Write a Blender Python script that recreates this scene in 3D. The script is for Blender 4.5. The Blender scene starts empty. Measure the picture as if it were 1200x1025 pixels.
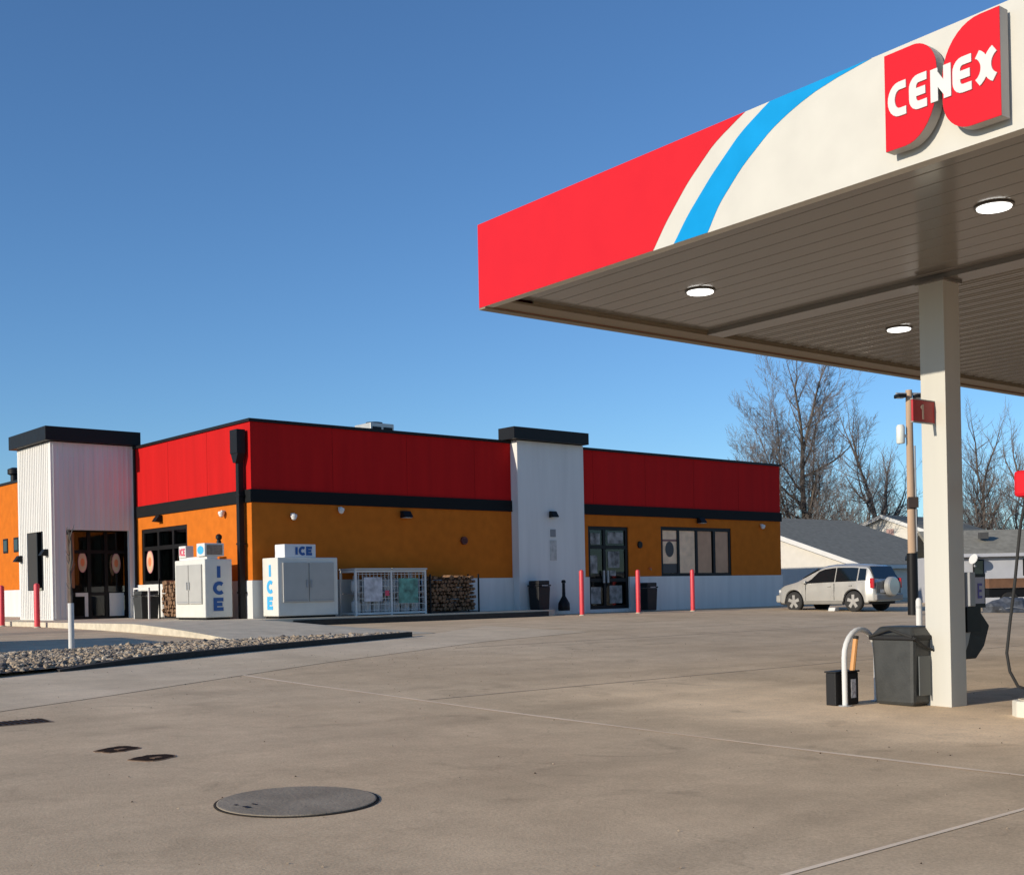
import bpy, bmesh, math, random
from mathutils import Vector, Matrix, noise
random.seed(7)
C = bpy.data.collections.new("scene"); bpy.context.scene.collection.children.link(C)
PI = math.pi
# ------------------------------------------------------------------ frames
BX, BY, BA = -7.414, 34.562, math.radians(40.75)      # store corner, rotation
KX, KY, KA = -0.334, 14.895, math.radians(38.03)      # canopy corner, rotation
eR = Vector((math.cos(BA), math.sin(BA))); eL = Vector((-math.sin(BA), math.cos(BA)))
def gv(v):
    t = (v + 24.5) / 24.5; w = .12
    sp = lambda q: w * math.log1p(math.exp(q / w)) if q / w < 30 else q
    return .75 * (sp(t) - sp(t - 1))
def g(x, y): return gv((x - BX) * eL.x + (y - BY) * eL.y)
def bw(u, v): return (BX + eR.x * u + eL.x * v, BY + eR.y * u + eL.y * v)
SW = .87                                              # sidewalk level at the store
# ------------------------------------------------------------------ materials
MATS = {}
def mat(name, col, rough=.6, metal=0, var=.08, scale=3., bump=0., bscale=40., spec=.5, coat=0, emit=None, streak=0):
    if name in MATS: return MATS[name]
    m = bpy.data.materials.new(name); m.use_nodes = True; MATS[name] = m
    nt = m.node_tree; N = nt.nodes; L = nt.links; b = N['Principled BSDF']
    b.inputs['Roughness'].default_value = rough; b.inputs['Metallic'].default_value = metal
    b.inputs['Specular IOR Level'].default_value = spec; b.inputs['Coat Weight'].default_value = coat
    tc = N.new('ShaderNodeTexCoord'); 
    n = N.new('ShaderNodeTexNoise'); n.inputs['Scale'].default_value = scale; n.inputs['Detail'].default_value = 6
    mp = N.new('ShaderNodeMapping'); L.new(tc.outputs['Object'], mp.inputs['Vector']); L.new(mp.outputs['Vector'], n.inputs['Vector'])
    if streak: mp.inputs['Scale'].default_value = (1, 1, .08)
    r = N.new('ShaderNodeMapRange'); L.new(n.outputs['Fac'], r.inputs['Value'])
    r.inputs['From Min'].default_value = .3; r.inputs['From Max'].default_value = .7
    r.inputs['To Min'].default_value = 1 - var; r.inputs['To Max'].default_value = 1 + var
    mx = N.new('ShaderNodeVectorMath'); mx.operation = 'SCALE'; mx.inputs[0].default_value = col[:3]
    L.new(r.outputs['Result'], mx.inputs['Scale']); L.new(mx.outputs['Vector'], b.inputs['Base Color'])
    r2 = N.new('ShaderNodeMapRange'); L.new(n.outputs['Fac'], r2.inputs['Value'])
    rv_ = .03 if rough < .3 else .10; r2.inputs['To Min'].default_value = max(.02, rough - rv_); r2.inputs['To Max'].default_value = min(1, rough + rv_)
    L.new(r2.outputs['Result'], b.inputs['Roughness'])
    if bump:
        n2 = N.new('ShaderNodeTexNoise'); n2.inputs['Scale'].default_value = bscale; n2.inputs['Detail'].default_value = 4
        L.new(tc.outputs['Object'], n2.inputs['Vector']); bp = N.new('ShaderNodeBump')
        bp.inputs['Strength'].default_value = bump; bp.inputs['Distance'].default_value = .01
        L.new(n2.outputs['Fac'], bp.inputs['Height']); L.new(bp.outputs['Normal'], b.inputs['Normal'])
    if emit: b.inputs['Emission Color'].default_value = (*emit[:3], 1); b.inputs['Emission Strength'].default_value = emit[3]
    return m
def glass_mat(name, tint, fac):
    m = bpy.data.materials.new(name); m.use_nodes = True; nt = m.node_tree; N = nt.nodes; L = nt.links
    N.remove(N['Principled BSDF'])
    t = N.new('ShaderNodeBsdfTransparent'); t.inputs[0].default_value = (*tint, 1)
    gl = N.new('ShaderNodeBsdfGlossy'); gl.inputs['Roughness'].default_value = .03
    lw = N.new('ShaderNodeFresnel'); lw.inputs[0].default_value = 1.22
    ad = N.new('ShaderNodeMath'); ad.operation = 'ADD'; ad.inputs[1].default_value = fac; L.new(lw.outputs[0], ad.inputs[0])
    mx = N.new('ShaderNodeMixShader'); L.new(ad.outputs[0], mx.inputs[0]); L.new(t.outputs[0], mx.inputs[1]); L.new(gl.outputs[0], mx.inputs[2])
    L.new(mx.outputs[0], N['Material Output'].inputs[0]); return m
white = mat('white_paint', (.66, .655, .63), .6, var=.07, bump=.1, streak=1)
greywhite = mat('metal_panel_white', (.68, .665, .63), .6, var=.06, streak=1, spec=.2)
red = mat('red_panel', (.49, .013, .013), .75, var=.09, streak=1, spec=.06)
orange = mat('orange_stucco', (.55, .148, .018), .9, var=.09, bump=.35, bscale=60, spec=.05)
bandm = mat('dark_band', (.010, .011, .012), .7, var=.1, spec=.12)
black = mat('black_metal', (.009, .009, .010), .5, spec=.2)
blackp = mat('black_plastic', (.013, .013, .014), .55, bump=.2, spec=.3)
canred = mat('canopy_red', (.60, .014, .024), .5, var=.02, spec=.12)
canwhite = mat('canopy_white', (.565, .55, .495), .5, var=.035, spec=.15)
canblue = mat('canopy_blue', (.0, .27, .60), .5, var=.05, spec=.15)
logored = mat('logo_red', (.60, .010, .022), .5, var=.02, spec=.12)
logoside = mat('logo_return', (.42, .40, .38), .5)
lettw = mat('letter_white', (.64, .635, .61), .6, var=.03, spec=.2)
colm = mat('column_paint', (.53, .515, .46), .45, var=.05, streak=1)
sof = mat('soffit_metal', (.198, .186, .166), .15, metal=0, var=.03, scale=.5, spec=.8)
trim = mat('canopy_trim', (.24, .19, .13), .5)
lamp = mat('lamp_lens', (.9, .9, .85), .3, emit=(1, .98, .93, 3.0))
conc = mat('concrete', (.56, .49, .38), .95, spec=.1, var=.12, scale=2.5, bump=.4, bscale=80)
kerbm = mat('kerb_concrete', (.56, .50, .39), .95, spec=.1, var=.14, scale=5, bump=.4)
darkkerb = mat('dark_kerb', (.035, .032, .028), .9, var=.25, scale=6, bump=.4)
bolr = mat('bollard_red', (.66, .045, .06), .45, var=.06)
grey = mat('grey_metal', (.30, .31, .32), .45)
lgrey = mat('light_grey_metal', (.50, .51, .50), .4)
doorgrey = mat('chest_door', (.42, .41, .38), .4, var=.05)
blue = mat('ice_blue', (.008, .085, .30), .45, var=.02)
ltblue = mat('light_blue', (.06, .42, .80), .45)
pink = mat('red_print', (.62, .06, .12), .5)
glass = glass_mat('dark_glass', (.30, .33, .34), .03)
clear = glass_mat('clear_glass', (.85, .85, .84), .0)
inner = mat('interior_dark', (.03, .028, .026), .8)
blind = mat('blind_beige', (.52, .37, .26), .8, var=.12, scale=1.5)
poster = mat('poster_pale', (.92, .64, .42), .9, spec=.05, var=.15, scale=3)
cream = mat('decal_cream', (.60, .42, .27), .6, var=.15)
pine = mat('pine_frame', (.75, .72, .66), .6)
woodm = mat('split_wood', (.19, .105, .055), .95, var=.5, scale=9, bump=.5)
barkm = mat('bark', (.115, .09, .07), .9, var=.3, scale=6, bump=.6)
twigm = mat('twig_bark', (.135, .115, .105), .9, var=.25, scale=2)
polew = mat('pole_wood', (.46, .32, .21), .85, var=.2, scale=3, streak=1)
shingle = mat('grey_shingles', (.245, .235, .20), .95, spec=.05, var=.18, scale=4, bump=.5, bscale=12)
sidingw = mat('white_siding', (.60, .57, .51), .7, var=.05)
sidingg = mat('grey_siding', (.42, .43, .46), .7, var=.05)
bin_ = mat('bin_grey', (.036, .038, .037), .5, var=.12, scale=8, bump=.15)
rubber = mat('rubber', (.02, .02, .02), .8)
orangew = mat('orange_handle', (.62, .30, .10), .6)
brown = mat('brown_boards', (.17, .085, .045), .85, var=.25, scale=4)
carp = mat('car_paint', (.50, .49, .455), .30, metal=.4, var=0, coat=.4)
carglass = mat('car_glass', (.008, .012, .014), .06, var=0, spec=.7)
chrome = mat('wheel_alloy', (.62, .61, .58), .3, metal=.6)
tail = mat('tail_red', (.45, .02, .03), .2)
iron = mat('cast_iron', (.30, .255, .20), .95, spec=.05, var=.22, scale=2.2, bump=.5, bscale=30)
darkiron = mat('dark_iron', (.035, .022, .016), .95, spec=.05, var=.3, scale=8, bump=.6)
stone = mat('rock', (.37, .285, .195), .9, var=.35, scale=1.3, bump=.4, bscale=20)
rooft = mat('roof_membrane', (.4, .4, .38), .8)
screenb = mat('poster_blue', (.20, .28, .55), .5, var=.4, scale=9)

def ground_mat(name, c1, c2, speck, stains=True, lighter=None):
    m = bpy.data.materials.new(name); m.use_nodes = True; nt = m.node_tree; N = nt.nodes; L = nt.links; b = N['Principled BSDF']
    tc = N.new('ShaderNodeTexCoord')
    mp0 = N.new('ShaderNodeMapping'); mp0.inputs['Rotation'].default_value = (0, 0, -BA); L.new(tc.outputs['Object'], mp0.inputs['Vector'])
    def nz(sc, det=6, stretch=None, dist=0):
        n = N.new('ShaderNodeTexNoise'); n.inputs['Scale'].default_value = sc; n.inputs['Detail'].default_value = det
        n.inputs['Distortion'].default_value = dist
        if stretch:
            mp = N.new('ShaderNodeMapping'); mp.inputs['Scale'].default_value = stretch
            L.new(mp0.outputs['Vector'], mp.inputs['Vector']); L.new(mp.outputs['Vector'], n.inputs['Vector'])
        else: L.new(mp0.outputs['Vector'], n.inputs['Vector'])
        return n.outputs['Fac']
    def rng(s, a, c, lo, hi):
        r = N.new('ShaderNodeMapRange'); r.inputs['From Min'].default_value = a; r.inputs['From Max'].default_value = c
        r.inputs['To Min'].default_value = lo; r.inputs['To Max'].default_value = hi; L.new(s, r.inputs['Value']); return r.outputs['Result']
    def mul(a, c):
        q = N.new('ShaderNodeMath'); q.operation = 'MULTIPLY'; L.new(a, q.inputs[0]); L.new(c, q.inputs[1]); return q.outputs[0]
    mix = N.new('ShaderNodeMixRGB'); mix.inputs[1].default_value = (*c1, 1); mix.inputs[2].default_value = (*c2, 1)
    L.new(rng(nz(.22, 5), .35, .65, 0, 1), mix.inputs[0])
    f = mul(rng(nz(1.3, 8), .3, .7, .91, 1.09), rng(nz(45, 3), .3, .7, 1 - speck, 1 + speck))
    f = mul(f, rng(nz(7, 5), .3, .7, .95, 1.05))
    f = mul(f, rng(nz(.5, 6, (1, .16, 1), .6), .35, .68, 1.035, .925))       # long wheel-worn bands along the drive
    f = mul(f, rng(nz(.8, 5, (.12, 1, 1), .4), .4, .7, 1.03, .93))
    if stains:
        f = mul(f, rng(nz(.9, 7, None, 1.5), .60, .74, 1, .78))
        f = mul(f, rng(nz(2.6, 3), .70, .76, 1, .84))
        v = N.new('ShaderNodeTexVoronoi'); v.inputs['Scale'].default_value = .42; L.new(mp0.outputs['Vector'], v.inputs['Vector'])
        f = mul(f, rng(v.outputs['Distance'], .02, .05, .55, 1))          # small dark spots
        v2 = N.new('ShaderNodeTexVoronoi'); v2.feature = 'DISTANCE_TO_EDGE'; v2.inputs['Scale'].default_value = .17
        vd = N.new('ShaderNodeVectorMath'); vd.operation = 'ADD'; nn = N.new('ShaderNodeTexNoise'); nn.inputs['Scale'].default_value = 1.4; nn.inputs['Detail'].default_value = 6
        L.new(mp0.outputs['Vector'], nn.inputs['Vector']); L.new(mp0.outputs['Vector'], vd.inputs[0]); L.new(nn.outputs['Color'], vd.inputs[1]); L.new(vd.outputs['Vector'], v2.inputs['Vector'])
        f = mul(f, rng(v2.outputs['Distance'], 0, .0024, .87, 1))
        wv = N.new('ShaderNodeTexWave'); wv.wave_type = 'RINGS'; wv.inputs['Scale'].default_value = .11; wv.inputs['Distortion'].default_value = 3.5; wv.inputs['Detail'].default_value = 3
        L.new(mp0.outputs['Vector'], wv.inputs['Vector'])
        f = mul(f, rng(wv.outputs['Fac'], .93, 1, 1, .93))                  # faint curved tyre marks
        if lighter:
            mp = N.new('ShaderNodeSeparateXYZ')
            mc = N.new('ShaderNodeMapping'); mc.vector_type = 'POINT'; mc.inputs['Location'].default_value = (-KX, -KY, 0)
            L.new(tc.outputs['Object'], mc.inputs['Vector'])
            mr = N.new('ShaderNodeMapping'); mr.inputs['Rotation'].default_value = (0, 0, -KA); L.new(mc.outputs['Vector'], mr.inputs['Vector'])
            L.new(mr.outputs['Vector'], mp.inputs['Vector'])
            # pale worn concrete round the canopy columns: a soft band centred on the column line
            nb = nz(.9, 5); jit = N.new('ShaderNodeMath'); jit.operation = 'MULTIPLY_ADD'; jit.inputs[1].default_value = 2.2; L.new(nb, jit.inputs[0]); L.new(mp.outputs['X'], jit.inputs[2])
            d = N.new('ShaderNodeMath'); d.operation = 'SUBTRACT'; d.inputs[1].default_value = 3.6; L.new(jit.outputs[0], d.inputs[0])
            ab = N.new('ShaderNodeMath'); ab.operation = 'ABSOLUTE'; L.new(d.outputs[0], ab.inputs[0])
            band = rng(ab.outputs[0], .9, 2.3, 1.0, 0)
            yy = rng(mp.outputs['Y'], 1.5, -.8, 0, 1); bb = mul(band, yy)
            f = mul(f, rng(bb, 0, 1, .97, 1.36))
    vm = N.new('ShaderNodeVectorMath'); vm.operation = 'SCALE'; L.new(mix.outputs[0], vm.inputs[0]); L.new(f, vm.inputs['Scale'])
    L.new(vm.outputs['Vector'], b.inputs['Base Color']); b.inputs['Roughness'].default_value = .95; b.inputs['Specular IOR Level'].default_value = .08
    bp = N.new('ShaderNodeBump'); bp.inputs['Strength'].default_value = .35; bp.inputs['Distance'].default_value = .006
    L.new(nz(60, 5), bp.inputs['Height']); L.new(bp.outputs['Normal'], b.inputs['Normal'])
    return m
pave = ground_mat('drive_pavement', (.60, .455, .30), (.66, .51, .345), .12, lighter=True)
gutm = ground_mat('gutter_concrete', (.63, .50, .345), (.68, .55, .395), .08, stains=False)
lotm = ground_mat('lot_asphalt', (.43, .335, .235), (.47, .375, .27), .14, stains=False)
jointm = mat('joint_sealant', (.86, .70, .52), .8, var=.12, scale=2)
jointd = mat('joint_dark', (.56, .43, .29), .85, var=.25, scale=3)

# ------------------------------------------------------------------ mesh builder
class MB:
    def __init__(s): s.v = []; s.f = []; s.m = []
    def add(s, vs, fs, mi=0):
        o = len(s.v); s.v += [tuple(p) for p in vs]; s.f += [tuple(i + o for i in f) for f in fs]; s.m += [mi] * len(fs); return s
    def box(s, x0, x1, y0, y1, z0, z1, mi=0):
        x0, x1 = sorted((x0, x1)); y0, y1 = sorted((y0, y1)); z0, z1 = sorted((z0, z1))
        return s.add([(x0,y0,z0),(x1,y0,z0),(x1,y1,z0),(x0,y1,z0),(x0,y0,z1),(x1,y0,z1),(x1,y1,z1),(x0,y1,z1)],
                     [(0,3,2,1),(4,5,6,7),(0,1,5,4),(1,2,6,5),(2,3,7,6),(3,0,4,7)], mi)
    def prism(s, poly, axis, a, b, mi=0):
        n = len(poly)
        def P(p, t): return {'x': (t, p[0], p[1]), 'y': (p[0], t, p[1]), 'z': (p[0], p[1], t)}[axis]
        ar = sum(poly[i][0]*poly[(i+1)%n][1]-poly[(i+1)%n][0]*poly[i][1] for i in range(n))
        if (ar < 0) != (axis == 'y'): poly = poly[::-1]
        if a > b: a, b = b, a
        return s.add([P(p, a) for p in poly] + [P(p, b) for p in poly],
                     [tuple(range(n))[::-1], tuple(range(n, 2*n))] + [(i, (i+1)%n, n+(i+1)%n, n+i) for i in range(n)], mi)
    def tube(s, pts, rads, n=10, mi=0, cap=True):
        pts = [Vector(p) for p in pts]
        if not isinstance(rads, (list, tuple)): rads = [rads]*len(pts)
        o = len(s.v); up = None
        for i, p in enumerate(pts):
            d = (pts[min(i+1, len(pts)-1)] - pts[max(i-1, 0)]).normalized()
            if up is None: up = d.orthogonal().normalized()
            up = (up - d*up.dot(d)); up = up.normalized() if up.length > 1e-6 else d.orthogonal().normalized()
            w = d.cross(up)
            for k in range(n):
                a = 2*PI*k/n; s.v.append(tuple(p + (up*math.cos(a) + w*math.sin(a))*rads[i]))
        for i in range(len(pts)-1):
            for k in range(n):
                s.f.append((o+i*n+k, o+i*n+(k+1)%n, o+(i+1)*n+(k+1)%n, o+(i+1)*n+k)); s.m.append(mi)
        if cap:
            s.f.append(tuple(o+k for k in range(n))[::-1]); s.m.append(mi)
            e = o+(len(pts)-1)*n; s.f.append(tuple(e+k for k in range(n))); s.m.append(mi)
        return s
    def lathe(s, prof, cx=0, cy=0, n=24, mi=0):
        return s.tube([(cx, cy, z) for r, z in prof], [r for r, z in prof], n, mi)
    def build(s, name, m, parent=None, smooth=None, bevel=0, loc=None, rotz=None):
        me = bpy.data.meshes.new(name); me.from_pydata(s.v, [], s.f)
        ms = m if isinstance(m, (list, tuple)) else [m]
        for q in ms: me.materials.append(q)
        me.polygons.foreach_set('material_index', s.m); me.update()
        if smooth is not None:
            me.polygons.foreach_set('use_smooth', [True]*len(me.polygons))
            if smooth < 180: me.set_sharp_from_angle(angle=math.radians(smooth))
        o = bpy.data.objects.new(name, me); C.objects.link(o)
        if parent: o.parent = parent
        if loc: o.location = loc
        if rotz is not None: o.rotation_euler.z = rotz
        if bevel:
            bm = o.modifiers.new('b', 'BEVEL'); bm.width = bevel; bm.segments = 2; bm.limit_method = 'ANGLE'
        return o
def tag(o, label=None, cat=None, group=None, kind=None):
    if label: o['label'] = label
    if cat: o['category'] = cat
    if group: o['group'] = group
    if kind: o['kind'] = kind
    return o
def empty(name, loc, rz, label, cat, group=None):
    o = bpy.data.objects.new(name, None); C.objects.link(o); o.location = loc; o.rotation_euler.z = rz; o.empty_display_size = .2
    return tag(o, label, cat, group)
def bthing(name, u, v, z, label, cat, group=None, rz=0):
    x, y = bw(u, v); return empty(name, (x, y, z), BA + rz, label, cat, group)
def copy_tree(o, parent=None):
    c = o.copy(); C.objects.link(c)
    if parent: c.parent = parent
    for ch in list(o.children): copy_tree(ch, c)
    return c
def box_o(name, m, parent, *a, bevel=0): return MB().box(*a).build(name, m, parent, bevel=bevel)

# stroke lettering: each polyline a mitred ribbon; successive strokes differ in height by .5 mm so no faces coincide
def ribbon(pts, w, closed=False):
    P = [Vector(p) for p in pts]; n = len(P); L_, R_ = [], []
    for i in range(n):
        a = P[i] - P[i-1] if (i > 0 or closed) else P[i+1] - P[i]
        b = P[(i+1) % n] - P[i] if (i < n-1 or closed) else a
        a = a.normalized(); b = b.normalized(); t = (a + b); t = t.normalized() if t.length > 1e-6 else a
        nn = Vector((-t.y, t.x)); k = w/2/max(.35, nn.dot(Vector((-a.y, a.x))))
        L_.append(P[i] + nn*k); R_.append(P[i] - nn*k)
    return L_, R_
def arc(cx, cy, rx, ry, a0, a1, n=12): return [(cx+rx*math.cos(math.radians(a0+(a1-a0)*i/n)), cy+ry*math.sin(math.radians(a0+(a1-a0)*i/n))) for i in range(n+1)]
GLY = {'I': [[(.25, 0), (.25, 1)]],
       'C': [arc(.42, .5, .34, .42, 48, 312, 16)],
       'c': [[(.70, .91), (.42, .91)] + arc(.42, .5, .34, .41, 90, 270, 12) + [(.70, .09)]],
       'E': [[(.70, .91), (.1, .91), (.1, .09), (.70, .09)], [(.1, .5), (.62, .5)]],
       'e': [[(.68, .91), (.34, .91)] + arc(.34, .66, .24, .25, 90, 180, 5) + arc(.34, .34, .24, .25, 180, 270, 5) + [(.68, .09)], [(.12, .5), (.62, .5)]],
       'N': [[(.1, 0), (.1, 1)], [(.62, 0), (.62, 1)], [(.1, .84), (.62, .16)]],
       'X': [arc(-.16, .5, .46, .46, 66, -66, 12), arc(.86, .5, .46, .46, 114, 246, 12)],
       '1': [[(.32, 0), (.32, 1)], [(.08, .74), (.30, .90)]]}
def put_letters(text, m, parent, x0, z0, h, wid, sw, gap, depth, loc, rz=0):
    x = x0
    for ch in text:
        mb = MB(); letters(mb, ch, x, z0, h, wid, sw, 0, depth); o = mb.build('letter', m, parent); o.location = loc; o.rotation_euler.z = rz
        x += (wid if ch not in 'I1' else wid*.6) + gap
def letters(mb, text, x0, z0, h, wid, sw, gap, depth, mi=0):
    """letters in the xz plane, front facing -y, back at y=0"""
    x = x0; k = 0
    for ch in text:
        if ch == ' ': x += wid; continue
        for st in GLY[ch]:
            st = [p for i, p in enumerate(st) if i == 0 or math.dist(p, st[i-1]) > .012]
            pts = [(x + p[0]*wid/.76, z0 + p[1]*h) for p in st]
            Lf, Rt = ribbon(pts, sw); d = depth + .0006*(k % 4); k += 1
            for i in range(len(pts)-1):
                q = [Rt[i], Rt[i+1], Lf[i+1], Lf[i]]
                vs = [(p.x, -d, p.y) for p in q] + [(p.x, 0, p.y) for p in q]
                fs = [(0,1,2,3), (0,4,5,1), (2,6,7,3)]
                if i == 0: fs.append((3,7,4,0))
                if i == len(pts)-2: fs.append((1,5,6,2))
                mb.add(vs, fs, mi)
        x += (wid if ch not in 'I1' else wid*.6) + gap
    return x
# ------------------------------------------------------------------ ground
def sheet(name, uvpoly_rows, m, dz, kind='structure', zf=None, thick=0):
    """rows: list of (v, u0, u1): a sheet lying dz above the terrain, or at zf(u,v)"""
    mb = MB(); vs = []; fs = []
    NU = 12
    for (v, u0, u1) in uvpoly_rows:
        for k in range(NU+1):
            u = u0 + (u1-u0)*k/NU; x, y = bw(u, v); vs.append((x, y, (zf(u, v) if zf else gv(v)+dz)))
    for i in range(len(uvpoly_rows)-1):
        for k in range(NU):
            a = i*(NU+1)+k; fs.append((a, a+1, a+NU+2, a+NU+1))
    if thick:
        n = len(vs); vs += [(p[0], p[1], p[2]-thick) for p in vs]; R = len(uvpoly_rows); W = NU+1
        ring = [k for k in range(NU)] + [r*W+NU for r in range(R-1)] + [(R-1)*W+k for k in range(NU, 0, -1)] + [r*W for r in range(R-1, 0, -1)]
        fs += [(a, ring[(i+1) % len(ring)], ring[(i+1) % len(ring)]+n, a+n)[::-1] for i, a in enumerate(ring)]
    mb.add(vs, fs); o = mb.build(name, m); o['kind'] = kind; return o
vv = [-900, -300, -100, -60, -45] + [-40 + .5*i for i in range(100)] + [12, 20, 60, 200, 900, 2500]
sheet('ground', [(v, -1800, 1800) for v in vv], pave, 0)
rows = lambda a, b, n, f0, f1: [(a+(b-a)*i/n, f0(a+(b-a)*i/n), f1(a+(b-a)*i/n)) for i in range(n+1)]
# front edge of the planted island: piecewise u -> v
def ve(u): 
    P = [(-40, -23.5), (-22, -17.0), (-11.07, -12.59), (-5.92, -10.25), (-.4, -8.24)]
    for (a, b), (c, d) in zip(P, P[1:]):
        if u <= c: return b + (d-b)*(u-a)/(c-a)
    return P[-1][1]
def vback(u):
    P = [(-40, -13.5), (-9.7, -8.5), (-6.05, -7.75), (-2.42, -7.75), (-.4, -8.05)]
    for (a, b), (c, d) in zip(P, P[1:]):
        if u <= c: return b + (d-b)*(u-a)/(c-a)
    return P[-1][1]
def strip_u(name, us, fa, fb, m, dz, kind='structure', thick=0):
    mb = MB(); vs = []; fs = []; K = 6
    for u in us:
        for k in range(K+1):
            v = fa(u) + (fb(u)-fa(u))*k/K; x, y = bw(u, v); vs.append((x, y, gv(v)+dz))
    for i in range(len(us)-1):
        for k in range(K): a = i*(K+1)+k; fs.append((a, a+K+1, a+K+2, a+1))
    if thick:
        n = len(vs); vs += [(p[0], p[1], p[2]-thick) for p in vs]; W = K+1; R = len(us)
        ring = [k for k in range(K)] + [r*W+K for r in range(R-1)] + [(R-1)*W+k for k in range(K, 0, -1)] + [r*W for r in range(R-1, 0, -1)]
        fs += [(a, ring[(i+1) % len(ring)], ring[(i+1) % len(ring)]+n, a+n) for i, a in enumerate(ring)]
    o = MB().add(vs, fs).build(name, m); tag(o, kind=kind); return o
us = [-40 + .6*i for i in range(67)]; us = [u for u in us if u < -.4] + [-.4]
us2 = us + [-.4 + .5*i for i in range(1, 10)]
def gut_front(u): return ve(u) - (2.5 + .09*abs(min(u, 0))) if u <= -.4 else -8.24 - 2.5 + (u+.4)*.28
def gut_back(u): return ve(u) - .02 if u <= -.4 else -8.26 + (u+.4)*.62
strip_u('gutter', us2, gut_front, gut_back, gutm, .005)
strip_u('parking_lot', [-60, -40] + [u for u in us if -40 < u < -4.4] + [-4.38], lambda u: vback(u), lambda u: 40, lotm, .005)
isl = strip_u('planting_island', us, lambda u: ve(u)+.16, vback, mat('island_soil', (.16, .135, .11), .95, var=.3, scale=5), .06)
ku = [u for u in us if u > -10.6]
def kerb_taper():
    mb = MB(); vs = []; fs = []
    for u in ku:
        h = .02 + .095*max(0, min(1, (u+10.6)/2.4))
        for dv in (0, .16):
            x, y = bw(u, ve(u)+dv); z = gv(ve(u)+dv); vs += [(x, y, z+h), (x, y, z-.15)]
    for i in range(len(ku)-1):
        a = 4*i; fs += [(a, a+2, a+6, a+4), (a, a+4, a+5, a+1), (a+2, a+3, a+7, a+6)]
    n = 4*(len(ku)-1); fs += [(n, n+2, n+3, n+1), (0, 1, 3, 2)]
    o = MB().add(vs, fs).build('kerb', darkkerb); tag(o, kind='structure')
kerb_taper()
# sidewalk with a ramp down to the drive
def swz(u, v):
    base = gv(v) + .012
    if v >= -1.6: return SW
    h = (SW - base)*max(0, min(1, (v+7.4)/5.6))*max(0, min(1, (1.0-u)/1.6))
    return base + h
sheet('sidewalk', [(v, -4.2, 0) for v in (-1.6, 0, 2, 4, 6, 9, 14, 22, 34)], conc, 0, zf=lambda u, v: SW - .001*(v > 99), thick=.4)
def sidewalk_front():
    mb = MB(); x = [(0, -1.6), (9.0, -1.6), (10.2, -1.35), (10.9, -.9), (11.1, 0), (0, 0)]
    P = [bw(*p) for p in x]; n = len(P)
    mb.add([(a, b, SW) for a, b in P] + [(a, b, .3) for a, b in P], [tuple(range(n))] + [(i, i+n, (i+1) % n+n, (i+1) % n) for i in range(n)])
    o = mb.build('sidewalk', conc); o['kind'] = 'structure'
sidewalk_front()
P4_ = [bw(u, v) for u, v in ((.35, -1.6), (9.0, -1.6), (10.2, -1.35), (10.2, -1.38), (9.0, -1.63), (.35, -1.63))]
o = MB().add([(a, b, SW-.045) for a, b in P4_] + [(a, b, .4) for a, b in P4_], [(0, 1, 2, 3, 4, 5), (5, 4, 10, 11), (4, 3, 9, 10), (0, 5, 11, 6), (3, 2, 8, 9)]).build('kerb', darkkerb); o['kind'] = 'structure'  # thin dark strip over the unlit kerb face, its shade painted in
sheet('ramp', [(-7.4 + .29*i, -4.2, .9) for i in range(21)], conc, 0, zf=swz, thick=.35)
sheet('kerb', [(-7.4 + .29*i, -4.36, -4.203) for i in range(21)], kerbm, 0, zf=lambda u, v: swz(-3, v)+.004, thick=.35)
sheet('kerb', [(v, -4.36, -4.203) for v in (-1.6, 2, 6, 12, 34)], kerbm, 0, zf=lambda u, v: SW+.004, thick=.35)
# sealed joints
sheet('pavement_joint', rows(-34, -13.2, 40, lambda v: -8.125+.012*math.sin(v*1.3), lambda v: -8.070+.012*math.sin(v*1.7+1)), jointm, .004)
sheet('pavement_joint', [(-27.275, -16, -8.14), (-27.235, -16, -8.14)], jointm, .004)
sheet('pavement_joint', [(-19.02, -8.0, 14), (-18.97, -8.0, 14)], jointd, .004)
sheet('pavement_joint', [(-11.9, -2.0, 22), (-11.85, -2.0, 22)], jointd, .004)
# rocks
def rocks():
    mb = MB(); rnd = random.Random(3)
    ico = bmesh.new(); bmesh.ops.create_icosphere(ico, subdivisions=1, radius=1)
    V = [v.co.copy() for v in ico.verts]; F = [tuple(v.index for v in f.verts) for f in ico.faces]; ico.free()
    n = 0
    while n < 13000:
        u = -24 + 23.4*math.sqrt(rnd.random()) if n % 2 else rnd.uniform(-24, -.8); a, b = ve(u)+.2, vback(u)
        if b - a < .05: continue
        v = rnd.uniform(a, b); r = rnd.uniform(.018, .048)*(1.6 if rnd.random() < .06 else 1); x, y = bw(u, v); z = gv(v)+.06+r*.3 + .03*min(1, (v-a)*2)*min(1, (b-v)*3)
        R = Matrix.Rotation(rnd.uniform(0, 6.3), 3, 'Z') @ Matrix.Rotation(rnd.uniform(-.4, .4), 3, 'X'); s = Vector((r*rnd.uniform(.8, 1.5), r*rnd.uniform(.7, 1.1), r*rnd.uniform(.5, .9)))
        vs = []
        for q in V:
            k = rnd.uniform(.8, 1.15); p = R @ Vector((q.x*s.x*k, q.y*s.y*k, q.z*s.z*k)); vs.append((x+p.x, y+p.y, z+p.z))
        mb.add(vs, F, 0 if rnd.random() < .6 else (1 if rnd.random() < .5 else 2)); n += 1
    o = mb.build('river_rock', [stone, mat('rock_pale', (.46, .39, .30), .9, var=.2), mat('rock_dark', (.14, .12, .105), .9, var=.2)]); tag(o, 'loose tan and grey river rock filling the island behind the dark kerb', 'rocks', kind='stuff')
rocks()
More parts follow.
